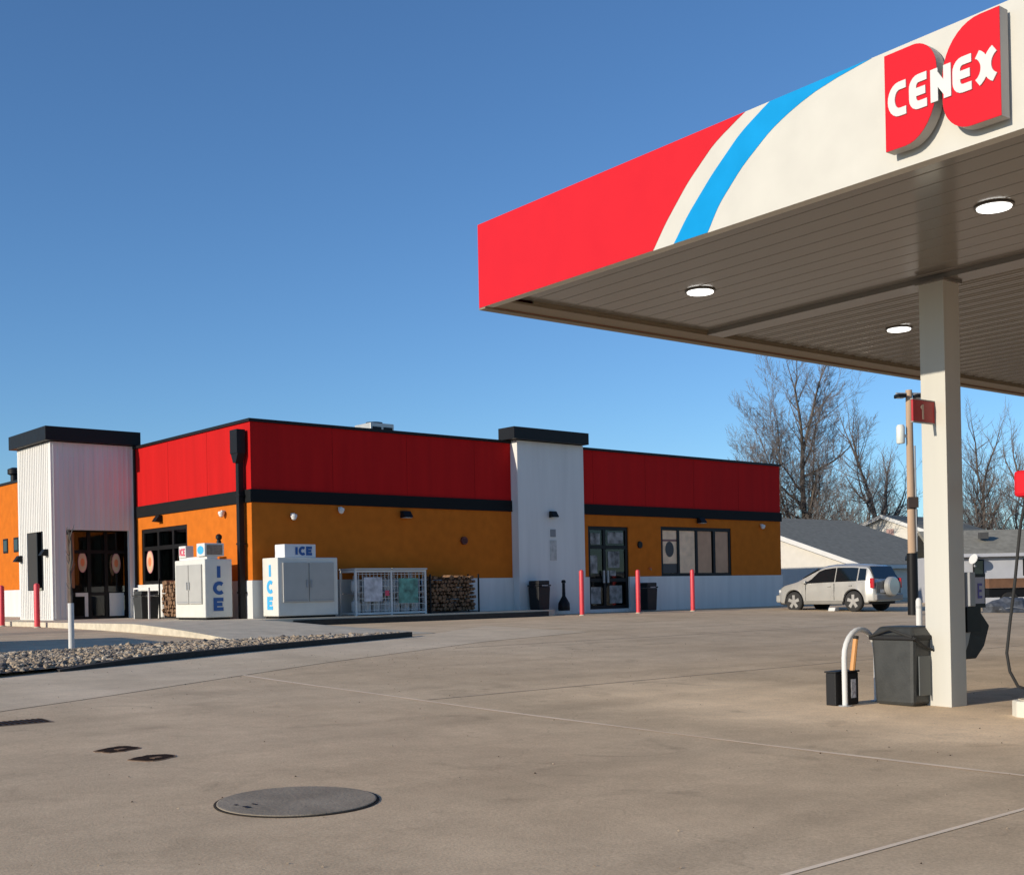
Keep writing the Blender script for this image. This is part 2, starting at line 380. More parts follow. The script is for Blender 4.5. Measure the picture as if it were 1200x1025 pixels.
# ------------------------------------------------------------------ store building
store = bthing('store_building', 0, 0, 0, 'long flat roofed store with red parapet over orange walls, white tower and white pier', 'building')
LU, LV = 24.73, 26.0
def P(name, m, *b, bevel=0, label=None, parent=store):
    o = MB().box(*b).build(name, m, parent, bevel=bevel)
    if label: o['label'] = label
    return o
def wall_with_openings(name, m, axis, pos0, pos1, a0, a1, z0, z1, ops, parent=store):
    mb = MB(); xs = sorted({a0, a1} | {x for o in ops for x in o[:2]}); zs = sorted({z0, z1} | {z for o in ops for z in o[2:]})
    for i in range(len(xs)-1):
        for j in range(len(zs)-1):
            cx, cz = (xs[i]+xs[i+1])/2, (zs[j]+zs[j+1])/2
            if any(o[0] < cx < o[1] and o[2] < cz < o[3] for o in ops): continue
            if axis == 'u': mb.box(xs[i], xs[i+1], pos0, pos1, zs[j], zs[j+1])
            else: mb.box(pos0, pos1, xs[i], xs[i+1], zs[j], zs[j+1])
    return mb.build(name, m, parent)
DOOR = (13.44, 15.52, .80, 3.80); WIN = (17.3, 21.48, 1.95, 3.86)
LWIN = (4.13, 7.5, 1.95, 3.80)
wall_with_openings('orange_wall', orange, 'u', 0, .3, 0.0, LU, 1.97, 4.21, [(DOOR[0], DOOR[1], 1.97, 3.80), (WIN[0], WIN[1], 1.97, 3.86)])
wall_with_openings('orange_wall', orange, 'v', 0, .3, .302, 11.1, 1.97, 4.21, [(4.13, 7.5, 1.97, 3.80)])
wall_with_openings('white_base', white, 'u', -.04, .3, -.04, LU+.04, .4, 1.967, [(DOOR[0], DOOR[1], .8, 1.967)])
P('white_base', white, -.04, .3, .303, LV, .4, 1.967)
P('orange_wall', orange, 0, .3, 11.103, LV, 1.97, 6.35, label='tall all orange wall left of the tower')
P('coping', black, -.06, .4, 11.106, LV, 6.353, 6.45)
P('red_parapet', red, 0, LU, 0, .3, 4.583, 6.52, label='long shaded red parapet above the doors')
P('red_parapet', red, 0, .3, .302, 11.1, 4.583, 6.52, label='sunlit red parapet beside the tower')
P('band', bandm, -.05, LU+.05, -.05, .3, 4.213, 4.58)
P('band', bandm, -.05, .3, .303, 11.1, 4.213, 4.58)
P('coping', black, -.06, LU+.06, -.06, .36, 6.523, 6.61)
P('coping', black, -.06, .36, .363, 11.1, 6.523, 6.61)
P('end_wall', orange, LU-.3, LU, .303, 18, .4, 4.2)
P('end_wall', red, LU-.3, LU, .303, 18, 4.583, 6.52)
P('band', bandm, LU-.3, LU+.05, .303, 18, 4.213, 4.58)
P('back_wall', orange, .303, LU-.3, 17.7, 18, .4, 6.4)
P('roof', rooft, .303, LU-.303, .303, 17.69, 6.0, 6.1)
P('floor', inner, .31, LU-.31, .31, 17.6, .80, .85)
# panel joints on the sunny red parapet
for k in range(1, 9):
    MB().box(.303*0 + k*2.75-.006, k*2.75+.006, -.0035, -.0005, 4.60, 6.51).build('panel_seam', mat('seam_red', (.30, .010, .010), .8, spec=.05), store) if not 9.6 < k*2.75 < 13.1 else None
for k in range(1, 4):
    MB().box(-.0035, -.0005, k*2.7-.006, k*2.7+.006, 4.60, 6.51).build('panel_seam', mat('seam_red', (.30, .010, .010), .8, spec=.05), store)
# corner trim and downpipe
dp = MB().box(-.34, -.07, .16, .58, 5.62, 6.3)
dp.prism([(.16, 5.62), (.58, 5.62), (.45, 5.35), (.29, 5.35)], 'x', -.32, -.09); dp.box(-.24, -.08, .29, .45, SW, 5.36)
for z in (1.6, 3.0, 4.4): dp.box(-.25, -.06, .25, .49, z, z+.05)
dp.build('downpipe', black, store)
# right door
def framed(name, m, u0, u1, z0, z1, v0, mull, trans, parent, axis='u', w=.07, d=.1):
    mb = MB()
    def b(a0, a1, c0, c1, q=0):
        if axis == 'u': mb.box(a0, a1, v0-q, v0+d+q, c0, c1)
        else: mb.box(v0-q, v0+d+q, a0, a1, c0, c1)
    b(u0, u0+w, z0, z1); b(u1-w, u1, z0, z1); b(u0+w, u1-w, z0, z0+w, -.001); b(u0+w, u1-w, z1-w, z1, -.001)
    for x in mull: b(x-w/2, x+w/2, z0+w, z1-w, -.002)
    for z in trans: b(u0+w, u1-w, z-w/2, z+w/2, -.004)
    return mb.build(name, m, parent)
fr = framed('door', black, DOOR[0], DOOR[1], DOOR[2], DOOR[3], .04, [14.30], [3.05, 1.85], store, w=.13)
fr['label'] = 'black framed glass double door with transom in the shaded wall'
MB().box(DOOR[0]+.1, DOOR[1]-.1, .08, .10, .9, 3.74).build('pane', glass, fr)
MB().box(14.18, 14.21, -.05, .03, 1.75, 2.2).box(14.39, 14.42, -.05, .03, 1.75, 2.2).build('handle', lgrey, fr)
pm = MB(); rnd = random.Random(5)
for (a, b, c, d) in [(13.6, 13.95, 2.1, 2.75), (14.5, 15.1, 2.3, 2.9), (14.55, 15.2, 1.0, 1.65), (13.6, 14.1, 1.0, 1.6), (13.62, 14.1, 3.15, 3.55), (14.5, 15.3, 3.18, 3.6), (14.6, 14.9, 2.0, 2.2)]:
    MB().box(a, b, .068, .076, c, d).build('poster', mat('door_poster', (.24, .24, .23), .8, spec=.1, var=.7, scale=4), fr)
# right windows, four lights
wf = framed('window', black, WIN[0], WIN[1], WIN[2], WIN[3], .03, [18.33, 19.40, 20.46], [], store, w=.13)
wf['label'] = 'row of four dark framed lights in the shaded wall'
MB().box(WIN[0]+.1, WIN[1]-.1, .08, .10, WIN[2]+.05, WIN[3]-.05).build('pane', clear, wf)
MB().box(17.44, 18.26, .070, .078, 2.45, 3.72).build('poster', poster, wf); MB().box(18.41, 19.32, .070, .078, 2.09, 3.72).build('poster', poster, wf)
for a_ in (19.48, 20.54): MB().box(a_, a_+.84, .070, .078, 2.09, 3.72).build('blind', mat('blind_brown', (.58, .35, .22), .9, spec=.05, var=.08), wf)
bd = MB(); 
for cx, cz, r in ((17.85, 3.0, .30),): bd.prism([(cx+r*.8*math.cos(a*PI/8), cz+r*math.sin(a*PI/8)) for a in range(16)], 'y', .060, .068)
bd.box(17.45, 18.26, .060, .068, 2.09, 2.44)
bd.build('notice', mat('dark_print', (.05, .045, .045), .6), wf)
# posters frame strip at window heads
MB().box(17.46, 18.26, .064, .069, 3.30, 3.38).build('notice', mat('print_line', (.25, .12, .1), .6), wf)
# sunlit left window
lw = framed('window', black, LWIN[0], LWIN[1], LWIN[2], LWIN[3], .03, [5.2, 6.3], [3.15], store, axis='v', w=.13)
lw['label'] = 'black framed shop window in the sunlit wall, oval decal on it'
MB().box(.08, .10, LWIN[0]+.1, LWIN[1]-.1, 2.0, 3.75).build('pane', glass, lw)
def oval(mb, axis, pos, c, z, rx, rz, t, mi=0):
    pl = [(c+rx*math.cos(a*PI/12), z+rz*math.sin(a*PI/12)) for a in range(24)]
    mb.prism(pl, axis, pos-t, pos, mi); return mb
def oval_decal(parent, axis, pos, c, z, rx, rz):
    mb = MB(); oval(mb, axis, pos, c, z, rx, rz, .006, 1); oval(mb, axis, pos-.006, c, z, rx*.86, rz*.88, .004, 0)
    oval(mb, axis, pos-.010, c, z, rx*.45, rz*.40, .003, 2)
    return mb.build('decal', [cream, mat('decal_pink', (.55, .25, .25), .5), mat('decal_orange', (.70, .20, .08), .5)], parent)
oval_decal(lw, 'x', .078, 7.05, 2.72, .27, .38)
for a_, b_ in ((4.6, 3.2), (5.5, 3.0)): MB().box(.2, .22, a_, a_+.55, b_, b_+.55).build('poster', mat('window_print', (.10, .11, .12), .5, var=.5, scale=6), lw)
# small square windows in the far orange wall
for c in (21.0, 19.7):
    o = P('window', black, -.03, .1, c-.28, c+.28, 3.52, 4.12)
    MB().box(-.034, -.031, c-.2, c+.2, 3.6, 4.04).build('pane', carglass, o)
# pier
pier = MB().box(9.83, 12.93, -.35, -.045, .4, 6.60).box(9.83, 12.93, -.044, .16, 1.968, 6.60)
pier.build('pier', white, store)
P('pier_cap', black, 9.50, 12.98, -.60, .22, 6.62, 7.02)
P('trim_strip', mat('rust_trim', (.13, .04, .02), .6), 12.935, 13.16, -.06, -.001, 1.97, 4.21)
# pier fittings
MB().box(11.25, 11.55, -.365, -.352, 2.55, 3.25).build('notice', mat('notice_grey', (.45, .44, .42), .6, var=.25, scale=10), store)
MB().box(11.28, 11.52, -.37, -.353, 3.36, 3.62).build('meter_box', mat('meter_grey', (.20, .20, .21), .5), store)
# entrance tower
TU0, TU1, TV0, TV1 = -2.80, -.004, 8.0, 11.1
wall_with_openings('tower_wall', greywhite, 'u', TV0, TV0+.15, TU0, TU1, .6, 6.62, [(-2.33, -.22, .6, 3.79)])
wall_with_openings('tower_wall', greywhite, 'v', TU0, TU0+.15, TV0+.153, TV1, .6, 6.62, [(8.80, 10.3, 1.84, 3.77)])
P('tower_wall', greywhite, TU0+.153, TU1, TV1-.15, TV1, .6, 6.62)
P('tower_cap', black, -3.02, .16, 7.80, 11.28, 6.64, 7.09, bevel=.01)
P('tower_ceiling', greywhite, TU0+.16, TU1, TV0+.16, TV1-.16, 3.9, 3.95)
rb = MB(); k = 0
for i in range(17):
    u = TU0+.08+i*.165
    if u > TU1-.05: break
    rb.box(u, u+.035, TV0-.018, TV0-.001, 3.80 if -2.36 < u < -.2 else .9, 6.60)
for i in range(18):
    v = TV0+.25+i*.165
    if v > TV1-.05: break
    inop = 8.74 < v < 10.32
    if inop: rb.box(TU0-.018, TU0-.001, v, v+.035, 3.78, 6.60); rb.box(TU0-.018, TU0-.001, v, v+.035, .9, 1.83)
    else: rb.box(TU0-.018, TU0-.001, v, v+.035, .9, 6.60)
rb.build('rib', greywhite, store)
# portal frame & vestibule glazing
v0 = 8.55
vf = framed('entrance_door', black, -2.62, -.03, SW, 3.88, v0, [-2.02, -1.38, -.80], [3.1, 1.7], store, w=.11)
vf['label'] = 'glazed entrance doors inside the tower with oval decals'
MB().box(-2.55, -.05, v0+.04, v0+.05, .95, 3.8).build('pane', glass, vf)
oval_decal(vf, 'y', v0+.02, -1.60, 2.75, .15, .34); oval_decal(vf, 'y', v0+.021, -.45, 2.72, .15, .34)
MB().box(-.72, -.22, v0-.03, v0-.005, .95, 1.72).build('panel', greywhite, vf)
MB().box(-1.86, -1.45, v0-.03, v0-.005, 1.62, 1.74).box(-1.56, -1.45, v0-.029, v0-.006, .95, 1.62).build('panel', greywhite, vf)
MB().box(-2.30, -2.08, v0-.06, v0-.01, 1.0, 3.66).build('panel', mat('sunlit_view_cream', (.72, .68, .52), .6), vf)  # pale panel standing in for sunlit things seen through the glass
MB().box(-2.04, -1.9, v0-.065, v0-.012, 1.9, 3.72).build('panel', mat('brown_post', (.30, .13, .06), .6), vf)
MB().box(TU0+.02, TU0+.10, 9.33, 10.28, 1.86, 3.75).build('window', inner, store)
MB().box(TU0-.02, TU0+.12, 9.27, 9.33, 1.85, 3.76).box(TU0-.02, TU0+.12, 8.80, 8.86, 1.85, 3.76).build('window_frame', black, store)
MB().box(TU0-.05, TU0+.15, 8.86, 9.27, 1.845, 1.92).build('sill', mat('sill_green', (.28, .27, .20), .7), store)
MB().box(-.05, -.003, TV0-.14, TV0-.005, .9, 6.5).build('corner_trim', black, store)
# ------------------------------------------------------------------ wall lamps and cameras
def wall_lamp(u, z, label, v=-.0, big=1):
    t = bthing('wall_lamp', u, v, z, label, 'lamp', 'dark lamps on the store walls')
    MB().box(-.06*big, .06*big, -.04, -.002, -.09, .09).build('bracket', black, t)
    MB().prism([(-.30*big, -.08), (-.02, -.10), (-.02, .12), (-.14*big, .12)], 'x', -.16*big, .16*big).build('housing', black, t, bevel=.01)
    MB().box(-.13*big, .13*big, -.26*big, -.05, -.105, -.09).build('lens', lgrey, t)
wall_lamp(5.35, 3.98, 'dark wall lamp over the firewood and propane cage, under the black band')
wall_lamp(19.53, 4.12, 'dark wall lamp over the middle of the four window lights')
wall_lamp(11.35, 4.12, 'round black lamp high on the white pier', -.352, .85)
def side_lamp(u, v, z, label, rz=-PI/2):
    t = bthing('wall_lamp', u, v, z, label, 'lamp', 'dark lamps on the store walls', rz=rz)
    MB().box(-.05, .05, -.04, -.002, -.08, .08).build('bracket', black, t)
    MB().prism([(-.26, -.08), (-.02, -.10), (-.02, .12), (-.12, .12)], 'x', -.14, .14).build('housing', black, t, bevel=.01)
side_lamp(-.002, 6.0, 4.12-.05, 'dark wall lamp above the sunlit shop window')
side_lamp(TU0, 8.42, 3.05, 'small black lamp on the sunlit tower face, right of its opening')
side_lamp(TU0, 10.85, 2.92, 'small black lamp on the sunlit tower face, left of its opening')
def camera(u, z, label, v=0, rz=0):
    t = bthing('security_camera', u, v, z, label, 'camera', 'security cameras under the black band', rz=rz)
    MB().lathe([(.05, .09), (.09, .085), (.10, .03), (.09, 0)], 0, -.12, 16).box(-.04, .04, -.12, -.002, .09, .12).build('mount', white, t, smooth=40)
    MB().lathe([(.08, 0), (.075, -.04), (.045, -.075), (.01, -.085)], 0, -.12, 16).build('dome', mat('dome_pale', (.75, .74, .70), .2), t, smooth=60)
camera(1.31, 3.80, 'pale dome camera on the shaded wall above the second ice chest')
camera(2.95, 4.03, 'pale dome camera on the shaded wall right of the second ice chest')
camera(23.4, 3.95, 'pale dome camera near the far right end of the shaded wall')
camera(0, 3.95, 'small dome camera on the sunlit wall left of the downpipe', 1.6, -PI/2)
t = bthing('wall_vent', 7.72, 0, 3.2, 'small round dark red vent high on the shaded wall above the firewood', 'vent')
MB().prism([(.13*math.cos(a*PI/8), .13*math.sin(a*PI/8)) for a in range(16)], 'y', -.08, -.002).build('hood', mat('vent_red', (.10, .015, .01), .6), t)
MB().box(-.1, .1, -.09, -.081, -.05, -.03).box(-.1, .1, -.09, -.081, .02, .04).build('louver', black, t)
t = bthing('wall_vent', 16.1, 0, 3.15, 'small dark round vent between the door and the four window lights', 'vent')
MB().prism([(.11*math.cos(a*PI/8), .13*math.sin(a*PI/8)) for a in range(16)], 'y', -.07, -.002).build('hood', black, t)
t = bthing('hose_bib', 16.6, 0, 2.25, 'small reddish hose bib low on the orange wall beside the door', 'tap')
MB().tube([(0, -.002, 0), (0, -.1, 0), (0, -.13, -.06)], .025, 8).build('spout', mat('brass', (.5, .25, .12), .4, .5), t)
MB().lathe([(.05, .03), (.05, .045)], 0, -.08, 10).build('handle', bolr, t)
# rooftop units
def roof_unit(u, v, z, w, h, label):
    t = bthing('rooftop_unit', u, v, 6.1, label, 'air unit', 'units on the store roof')
    MB().box(-w/2, w/2, -w/2, w/2, z-6.1, z-6.1+h).build('cabinet', mat('unit_metal', (.50, .50, .47), .45, .3), t, bevel=.02)
    MB().box(-w*.42, -w*.05, -w/2-.02, -w/2-.002, z-6.1+h*.15, z-6.1+h*.85).box(w*.05, w*.42, -w/2-.02, -w/2-.002, z-6.1+h*.15, z-6.1+h*.85).build('grille', black, t)
    MB().box(-w*.4, w*.4, -w*.4, w*.4, 0, z-6.1-.01).build('stand', grey, t)
    MB().lathe([(.3*w, z-6.1+h+.002), (.3*w, z-6.1+h+.08)], 0, 0, 16).build('fan_guard', black, t)
roof_unit(8.6, 6.3, 6.85, 1.05, .95, 'silver and black air unit on the roof above the middle of the red parapet')
roof_unit(16.4, 4.6, 6.6, .55, .6, 'small dark vent just right of the pier cap on the roof')
t = bthing('roof_exhaust', .6, 21.6, 6.4, 'black exhaust stack on the roof at the far left edge', 'exhaust')
MB().lathe([(.16, 0), (.16, .45), (.28, .5), (.28, .7), (.1, .78)], 0, 0, 14).build('stack', black, t, smooth=40)
MB().box(-.3, .3, -.3, .3, -.3, 0).build('base', black, t)
# ------------------------------------------------------------------ ice chests
def ice_chest(u, v, w, d, h, rz, label):
    """front faces local -y, width along x from 0..w, depth y 0..d; side with vertical ICE at local x=w or x=0"""
    t = bthing('ice_chest', u, v, SW, label, 'ice chest', rz=rz)
    body = MB().box(0, w, 0, d, .06, h).build('cabinet', mat('chest_white', (.66, .65, .59), .4, var=.04), t, bevel=.025)
    MB().box(.06, w-.06, .06, d-.06, 0, .058).build('plinth', black, t)
    for i in range(2):
        x0 = .13 + i*(w-.26)/2 + .02; x1 = x0 + (w-.26)/2 - .04
        dr = MB().box(x0, x1, -.045, -.002, .45, h-.14).build('door', doorgrey, t, bevel=.012)
        hx = x1-.07 if i == 0 else x0+.03
        MB().box(hx, hx+.04, -.075, -.046, h*.5, h*.5+.22).build('handle', grey, dr)
        MB().box(x0+.04, x1-.04, -.05, -.046, .50, .52).build('seal', grey, dr)
    return t
c1 = ice_chest(-1.30, 2.28, 1.90, .85, 1.72, -PI/2, 'white ice chest in the sun beside the black downpipe, blue ICE down its shaded end')
# local frame of chest 1: x along -eL, y along +eR; its right end (x=1.9) faces -eL
def side_letters(t, xpos, y0, d, h, sgn, hh=.33, z1=1.52, step=.46):
    for k, ch in enumerate('ICE'):
        mb = MB(); w = .30; x0 = {'I': .06}.get(ch, 0)
        letters(mb, ch if ch != 'E' else 'E', -.16 + x0, 0, hh, .32, .105, 0, .01)
        o = mb.build('letter', blue if sgn > 0 else ltblue, t); o.location = (xpos, y0+d/2, z1-hh-k*step); o.rotation_euler.z = PI/2 if sgn > 0 else -PI/2
side_letters(c1, 1.902, 0, .85, 1.72, 1)
sg = MB().box(.1, 1.86, .1, .42, 1.725, 1.80).build('sign_rail', white, c1)
s1 = MB().box(.18, .62, .05, .30, 1.80, 2.14).build('sign_panel', lettw, c1, bevel=.01)
put_letters('ICE', pink, s1, .22, 1.86, .20, .13, .05, .02, .006, (0, .048, 0))
s2 = MB().box(1.38, 1.88, .02, .62, 1.803, 2.17).build('sign_panel', lettw, c1, bevel=.01)
m_ = MB(); oval(m_, 'y', .018, 1.63, 1.98, .19, .12, .006); m_.build('emblem', ltblue, s2)
m_ = MB().box(1.884, 1.892, .08, .56, 1.84, 2.12).build('sign_face', mat('sign_end_shade', (.22, .17, .13), .6, var=.3, scale=8), s2)  # end of the sign box facing away from the sun, shade painted as dark colour
t = bthing('vent_cap', -.72, .62, SW+2.175, 'small black knob topped cap above the sunlit ice chest sign', 'cap')
MB().lathe([(.07, 0), (.07, .05), (.05, .10), (.09, .14), (.09, .22), (.03, .27)], 0, 0, 12).build('knob', black, t, smooth=40)
c2 = ice_chest(.20, -1.06, 1.98, .86, 1.72, 0, 'wide white ice chest with two grey doors in the shade, ICE sign on its top')
side_letters(c2, -.002, 0, .86, 1.72, -1)
s3 = MB().box(.28, 1.30, .08, .62, 1.725, 2.10).build('sign_panel', mat('sign_grey', (.70, .71, .72), .5), c2, bevel=.01)
put_letters('ICE', blue, s3, .60, 1.80, .22, .2, .075, .035, .008, (0, .078, 0))
# ------------------------------------------------------------------ propane cage
pc = bthing('propane_cage', 2.83, -1.0, SW, 'white framed two door propane exchange cage in the shade, cylinders inside', 'propane cage')
W, D, H = 2.55, .80, 1.36
fm = MB()
for x in (0, W/2, W):
    for y in (0, D):
        if x == W/2 and y: continue
        fm.box(x-.03, x+.03, y-.03, y+.03, .0, H)
for z in (.06, H-.04):
    fm.box(.03, W/2-.03, -.028, .028, z-.03, z+.03); fm.box(W/2+.03, W-.03, -.028, .028, z-.03, z+.03); fm.box(.03, W-.03, D-.028, D+.028, z-.03, z+.03)
    fm.box(-.028, .028, .03, D-.03, z-.03, z+.03); fm.box(W-.028, W+.028, .03, D-.03, z-.03, z+.03)
fm.build('frame', white, pc)
MB().box(-.05, W/2-.02, -.06, D+.05, H+.002, H+.05).box(W/2+.02, W+.05, -.06, D+.05, H+.002, H+.05).build('roof_panel', lgrey, pc)
MB().box(.04, W-.04, .04, D-.04, .64, .67).box(.04, W-.04, .04, D-.04, .04, .055).build('shelf', grey, pc)
for i in range(2):
    x0 = .05+i*W/2; x1 = x0+W/2-.1
    dm = MB()
    for k in range(9): x = x0+.05+k*(x1-x0-.1)/8; dm.box(x-.008, x+.008, -.02, -.006, .1, H-.08)
    for k in range(7): z = .15+k*(H-.28)/6; dm.box(x0, x1, -.034, -.021, z-.008, z+.008)
    dr = dm.build('door', lgrey, pc)
    if i == 0: MB().box(x0+.22, x1-.3, -.042, -.035, .42, 1.14).build('sign_panel', mat('cage_sign', (.50, .50, .53), .5, var=.35, scale=6), dr)
    else: MB().box(x0+.2, x1-.25, -.042, -.035, .35, 1.1).build('sign_panel', mat('cage_green', (.10, .27, .22), .5, var=.6, scale=5), dr)
    if i == 0: MB().box(x1-.2, x1-.05, -.043, -.036, .58, .74).build('label_plate', pink, dr)
def cyl_mesh():
    return MB().lathe([(.09, 0), (.13, .03), (.15, .09), (.15, .30), (.13, .36), (.06, .40), (.03, .41), (.03, .45)], 0, 0, 12)
tank_m = mat('tank_white', (.62, .63, .62), .4)
t0 = None
for sh in (.06, .675):
    for i in range(7):
        x, y = bw(2.83+.2+i*.355, -1.0+.3)
        if t0 is None:
            t0 = empty('gas_cylinder', (x, y, SW+sh), BA, 'white gas cylinder standing inside the propane cage', 'gas cylinder', 'gas cylinders inside the propane cage')
            cyl_mesh().build('tank', tank_m, t0, smooth=40)
            MB().tube([(-.08, 0, .39), (-.08, 0, .5), (.08, 0, .5), (.08, 0, .39)], .014, 6).build('collar', lgrey, t0); q = t0
        else: q = copy_tree(t0)
        q.location = (x, y, SW+sh+.001)
# ------------------------------------------------------------------ firewood
def log_mesh(rnd, L, r):
    mb = MB(); k = rnd.choice([3, 4, 5]); a0 = rnd.uniform(0, 6)
    pl = [(r*rnd.uniform(.8, 1.1)*math.cos(a0+2*PI*i/k), r*rnd.uniform(.8, 1.1)*math.sin(a0+2*PI*i/k)) for i in range(k)]
    mb.prism(pl, 'y', -L/2, L/2); return mb
def log_stack(u0, u1, v0, v1, h, axis, group, label, rlabel, seed):
    rnd = random.Random(seed); span = (u1-u0) if axis == 'u' else (v1-v0); n = int(span/.135); rowsn = int(h/.125)
    rk = bthing('firewood_rack', u0, v0, SW, rlabel, 'rack')
    mb = MB(); W_ = u1-u0; D_ = v1-v0
    for x in (0, W_):
        for y in (0, D_): mb.box(x-.02, x+.02, y-.02, y+.02, 0, h+.02)
    mb.box(.02, W_-.02, -.02, .02, .02, .05); mb.box(.02, W_-.02, D_-.02, D_+.02, .02, .05)
    mb.build('frame', black, rk); MB().box(-.02, .02, .02, D_-.02, .02, .05).box(W_-.02, W_+.02, .02, D_-.02, .02, .05).build('crossbar', black, rk)
    protos = [log_mesh(rnd, (v1-v0 if axis == 'u' else u1-u0)*rnd.uniform(.78, .92), rnd.uniform(.058, .088)).build('firewood_log', woodm) for _ in range(6)]
    used = set()
    for j in range(rowsn):
        for i in range(n):
            if j == rowsn-1 and rnd.random() < .3: continue
            p = rnd.choice(protos); o = p if p.name not in used else p.copy()
            if p.name in used: C.objects.link(o)
            used.add(p.name)
            s = .07 + (i+.5*(j % 2))*(span-.14)/n + rnd.uniform(-.03, .03)
            u, v = (u0+s, (v0+v1)/2+rnd.uniform(-.03, .03)) if axis == 'u' else ((u0+u1)/2+rnd.uniform(-.03, .03), v0+s)
            x, y = bw(u, v); o.location = (x, y, SW+.13+j*.122+rnd.uniform(-.01, .01)); o.rotation_euler = (0, rnd.choice([0, 1.6, 3.1, 4.4])+rnd.uniform(-.3, .3), 0)
            M = Matrix.Rotation(BA + (0 if axis == 'u' else -PI/2) + rnd.uniform(-.05, .05), 4, 'Z') @ Matrix.Rotation(rnd.uniform(0, 6.28), 4, 'Y')
            o.rotation_euler = M.to_euler(); tag(o, label, 'log', group)
log_stack(5.62, 7.55, -.95, -.42, 1.20, 'u', 'firewood logs stacked in the shade', 'split firewood log in the dark shaded stack right of the propane cage', 'black rack holding the dark firewood stack right of the propane cage', 11)
log_stack(-.62, -.12, 3.35, 4.85, 1.24, 'v', 'firewood logs stacked in the sun', 'split firewood log in the sunlit stack between ice chest and window', 'black rack holding the sunlit firewood stack under the shop window', 12)
# ------------------------------------------------------------------ trash cans by the store
def square_can(u, v, w, h, label, m=blackp, rz=0, dome=False, frame=False):
    t = bthing('trash_can', u, v, SW if v > -1 and u < 11 else gv(v)+.03, label, 'trash can', rz=rz)
    a, b = w*.44, w*.5
    mb = MB().add([(-a,-a,0),(a,-a,0),(a,a,0),(-a,a,0),(-b,-b,h*.8),(b,-b,h*.8),(b,b,h*.8),(-b,b,h*.8)], [(0,3,2,1),(0,1,5,4),(1,2,6,5),(2,3,7,6),(3,0,4,7),(4,5,6,7)])
    mb.build('body', m, t, bevel=.03)
    if dome: MB().lathe([(b*1.02, h*.803), (b*1.02, h*.86), (b*.9, h*.95), (b*.5, h), (.02, h+.01)], 0, 0, 20).build('lid', m, t, smooth=50)
    else: MB().box(-b-.02, b+.02, -b-.02, b+.02, h*.803, h*.86).box(-b+.02, b-.02, -b+.02, b-.02, h*.862, h).build('lid', m, t, bevel=.02)
    MB().box(-b*.5, b*.5, -b-.024, -b-.021, h*.815, h*.85).build('slot', grey, t)
    return t
square_can(10.38, -.72, .54, .98, 'black trash can against the left of the white pier', dome=False)
square_can(15.95, -.50, .54, 1.02, 'black trash can between the glass door and the four window lights')
square_can(-.75, 5.55, .62, .88, 'dark grey trash can under the sunlit shop window, left of the firewood', m=bin_)
t = bthing('display_stand', -.98, 5.95, SW, 'thin white frame around the dark trash can under the sunlit window', 'stand')
MB().box(0, .05, -.02, .03, 0, .93).box(0, .05, -1.1, -1.05, 0, .93).build('upright', white, t); MB().box(0, .05, -1.1, .03, .932, .98).build('top_bar', white, t)
t = bthing('ash_receptacle', 11.55, -.68, SW-.06, 'black bottle shaped cigarette receptacle on the pavement before the pier', 'ash receptacle')
MB().lathe([(.20, 0), (.21, .05), (.20, .25), (.13, .38), (.06, .50), (.05, .95)], 0, 0, 18).build('body', black, t, smooth=50)
MB().lathe([(.075, .952), (.08, 1.0), (.06, 1.05), (.01, 1.06)], 0, 0, 14).build('cap', black, t, smooth=50)
# ------------------------------------------------------------------ bollards
def bollard(u, v, h, z, label, grp):
    x, y = bw(u, v); t = empty('bollard', (x, y, z), BA, label, 'bollard', grp)
    MB().lathe([(.08, 0), (.08, h-.06), (.07, h-.02), (.04, h), (.004, h+.01)], 0, 0, 18).build('post', bolr, t, smooth=40)
    MB().lathe([(.10, .0), (.10, .015), (.085, .03)], 0, 0, 18).build('base_collar', kerbm, t, smooth=30)
for u, lab in ((11.23, 'red bollard at the left of the glass door, nearest the pier'), (13.97, 'red bollard between the glass door and the black trash can'), (16.86, 'red bollard before the four window lights')):
    bollard(u, -1.9, 1.52, gv(-1.9), lab, 'red bollards before the shaded wall')
bollard(-4.62, 7.3, 1.25, gv(7.3), 'sunlit red bollard left of the tower', 'red bollards by the entrance tower')
bollard(-4.62, 4.25, 1.27, gv(4.3), 'sunlit red bollard before the tower face opening', 'red bollards by the entrance tower')
# ------------------------------------------------------------------ sapling with white guard
x, y = bw(-8.3, -8.1); t = empty('sapling', (x, y, gv(-8.1)+.05), 0, 'bare young tree in a white trunk guard standing in the rock island', 'young tree')
MB().lathe([(.055, 0), (.055, .9), (.04, .9)], 0, 0, 14).build('trunk_guard', lettw, t, smooth=40)
MB().tube([(0, 0, .02), (.01, 0, 1.0), (-.01, .01, 1.5), (.03, 0, 1.75), (.02, 0, 2.25)], [.03, .03, .026, .034, .012], 8).build('trunk', barkm, t, smooth=60)
tw = MB(); rnd = random.Random(2)
for i in range(14):
    z = rnd.uniform(1.1, 2.2); a = rnd.uniform(0, 6.3); l = rnd.uniform(.08, .22)
    tw.tube([(0.01, 0, z), (l*.5*math.cos(a), l*.5*math.sin(a), z+l*.7), (l*.7*math.cos(a), l*.7*math.sin(a), z+l*1.3)], [.010, .007, .003], 5)
tw.build('crown', twigm, t)
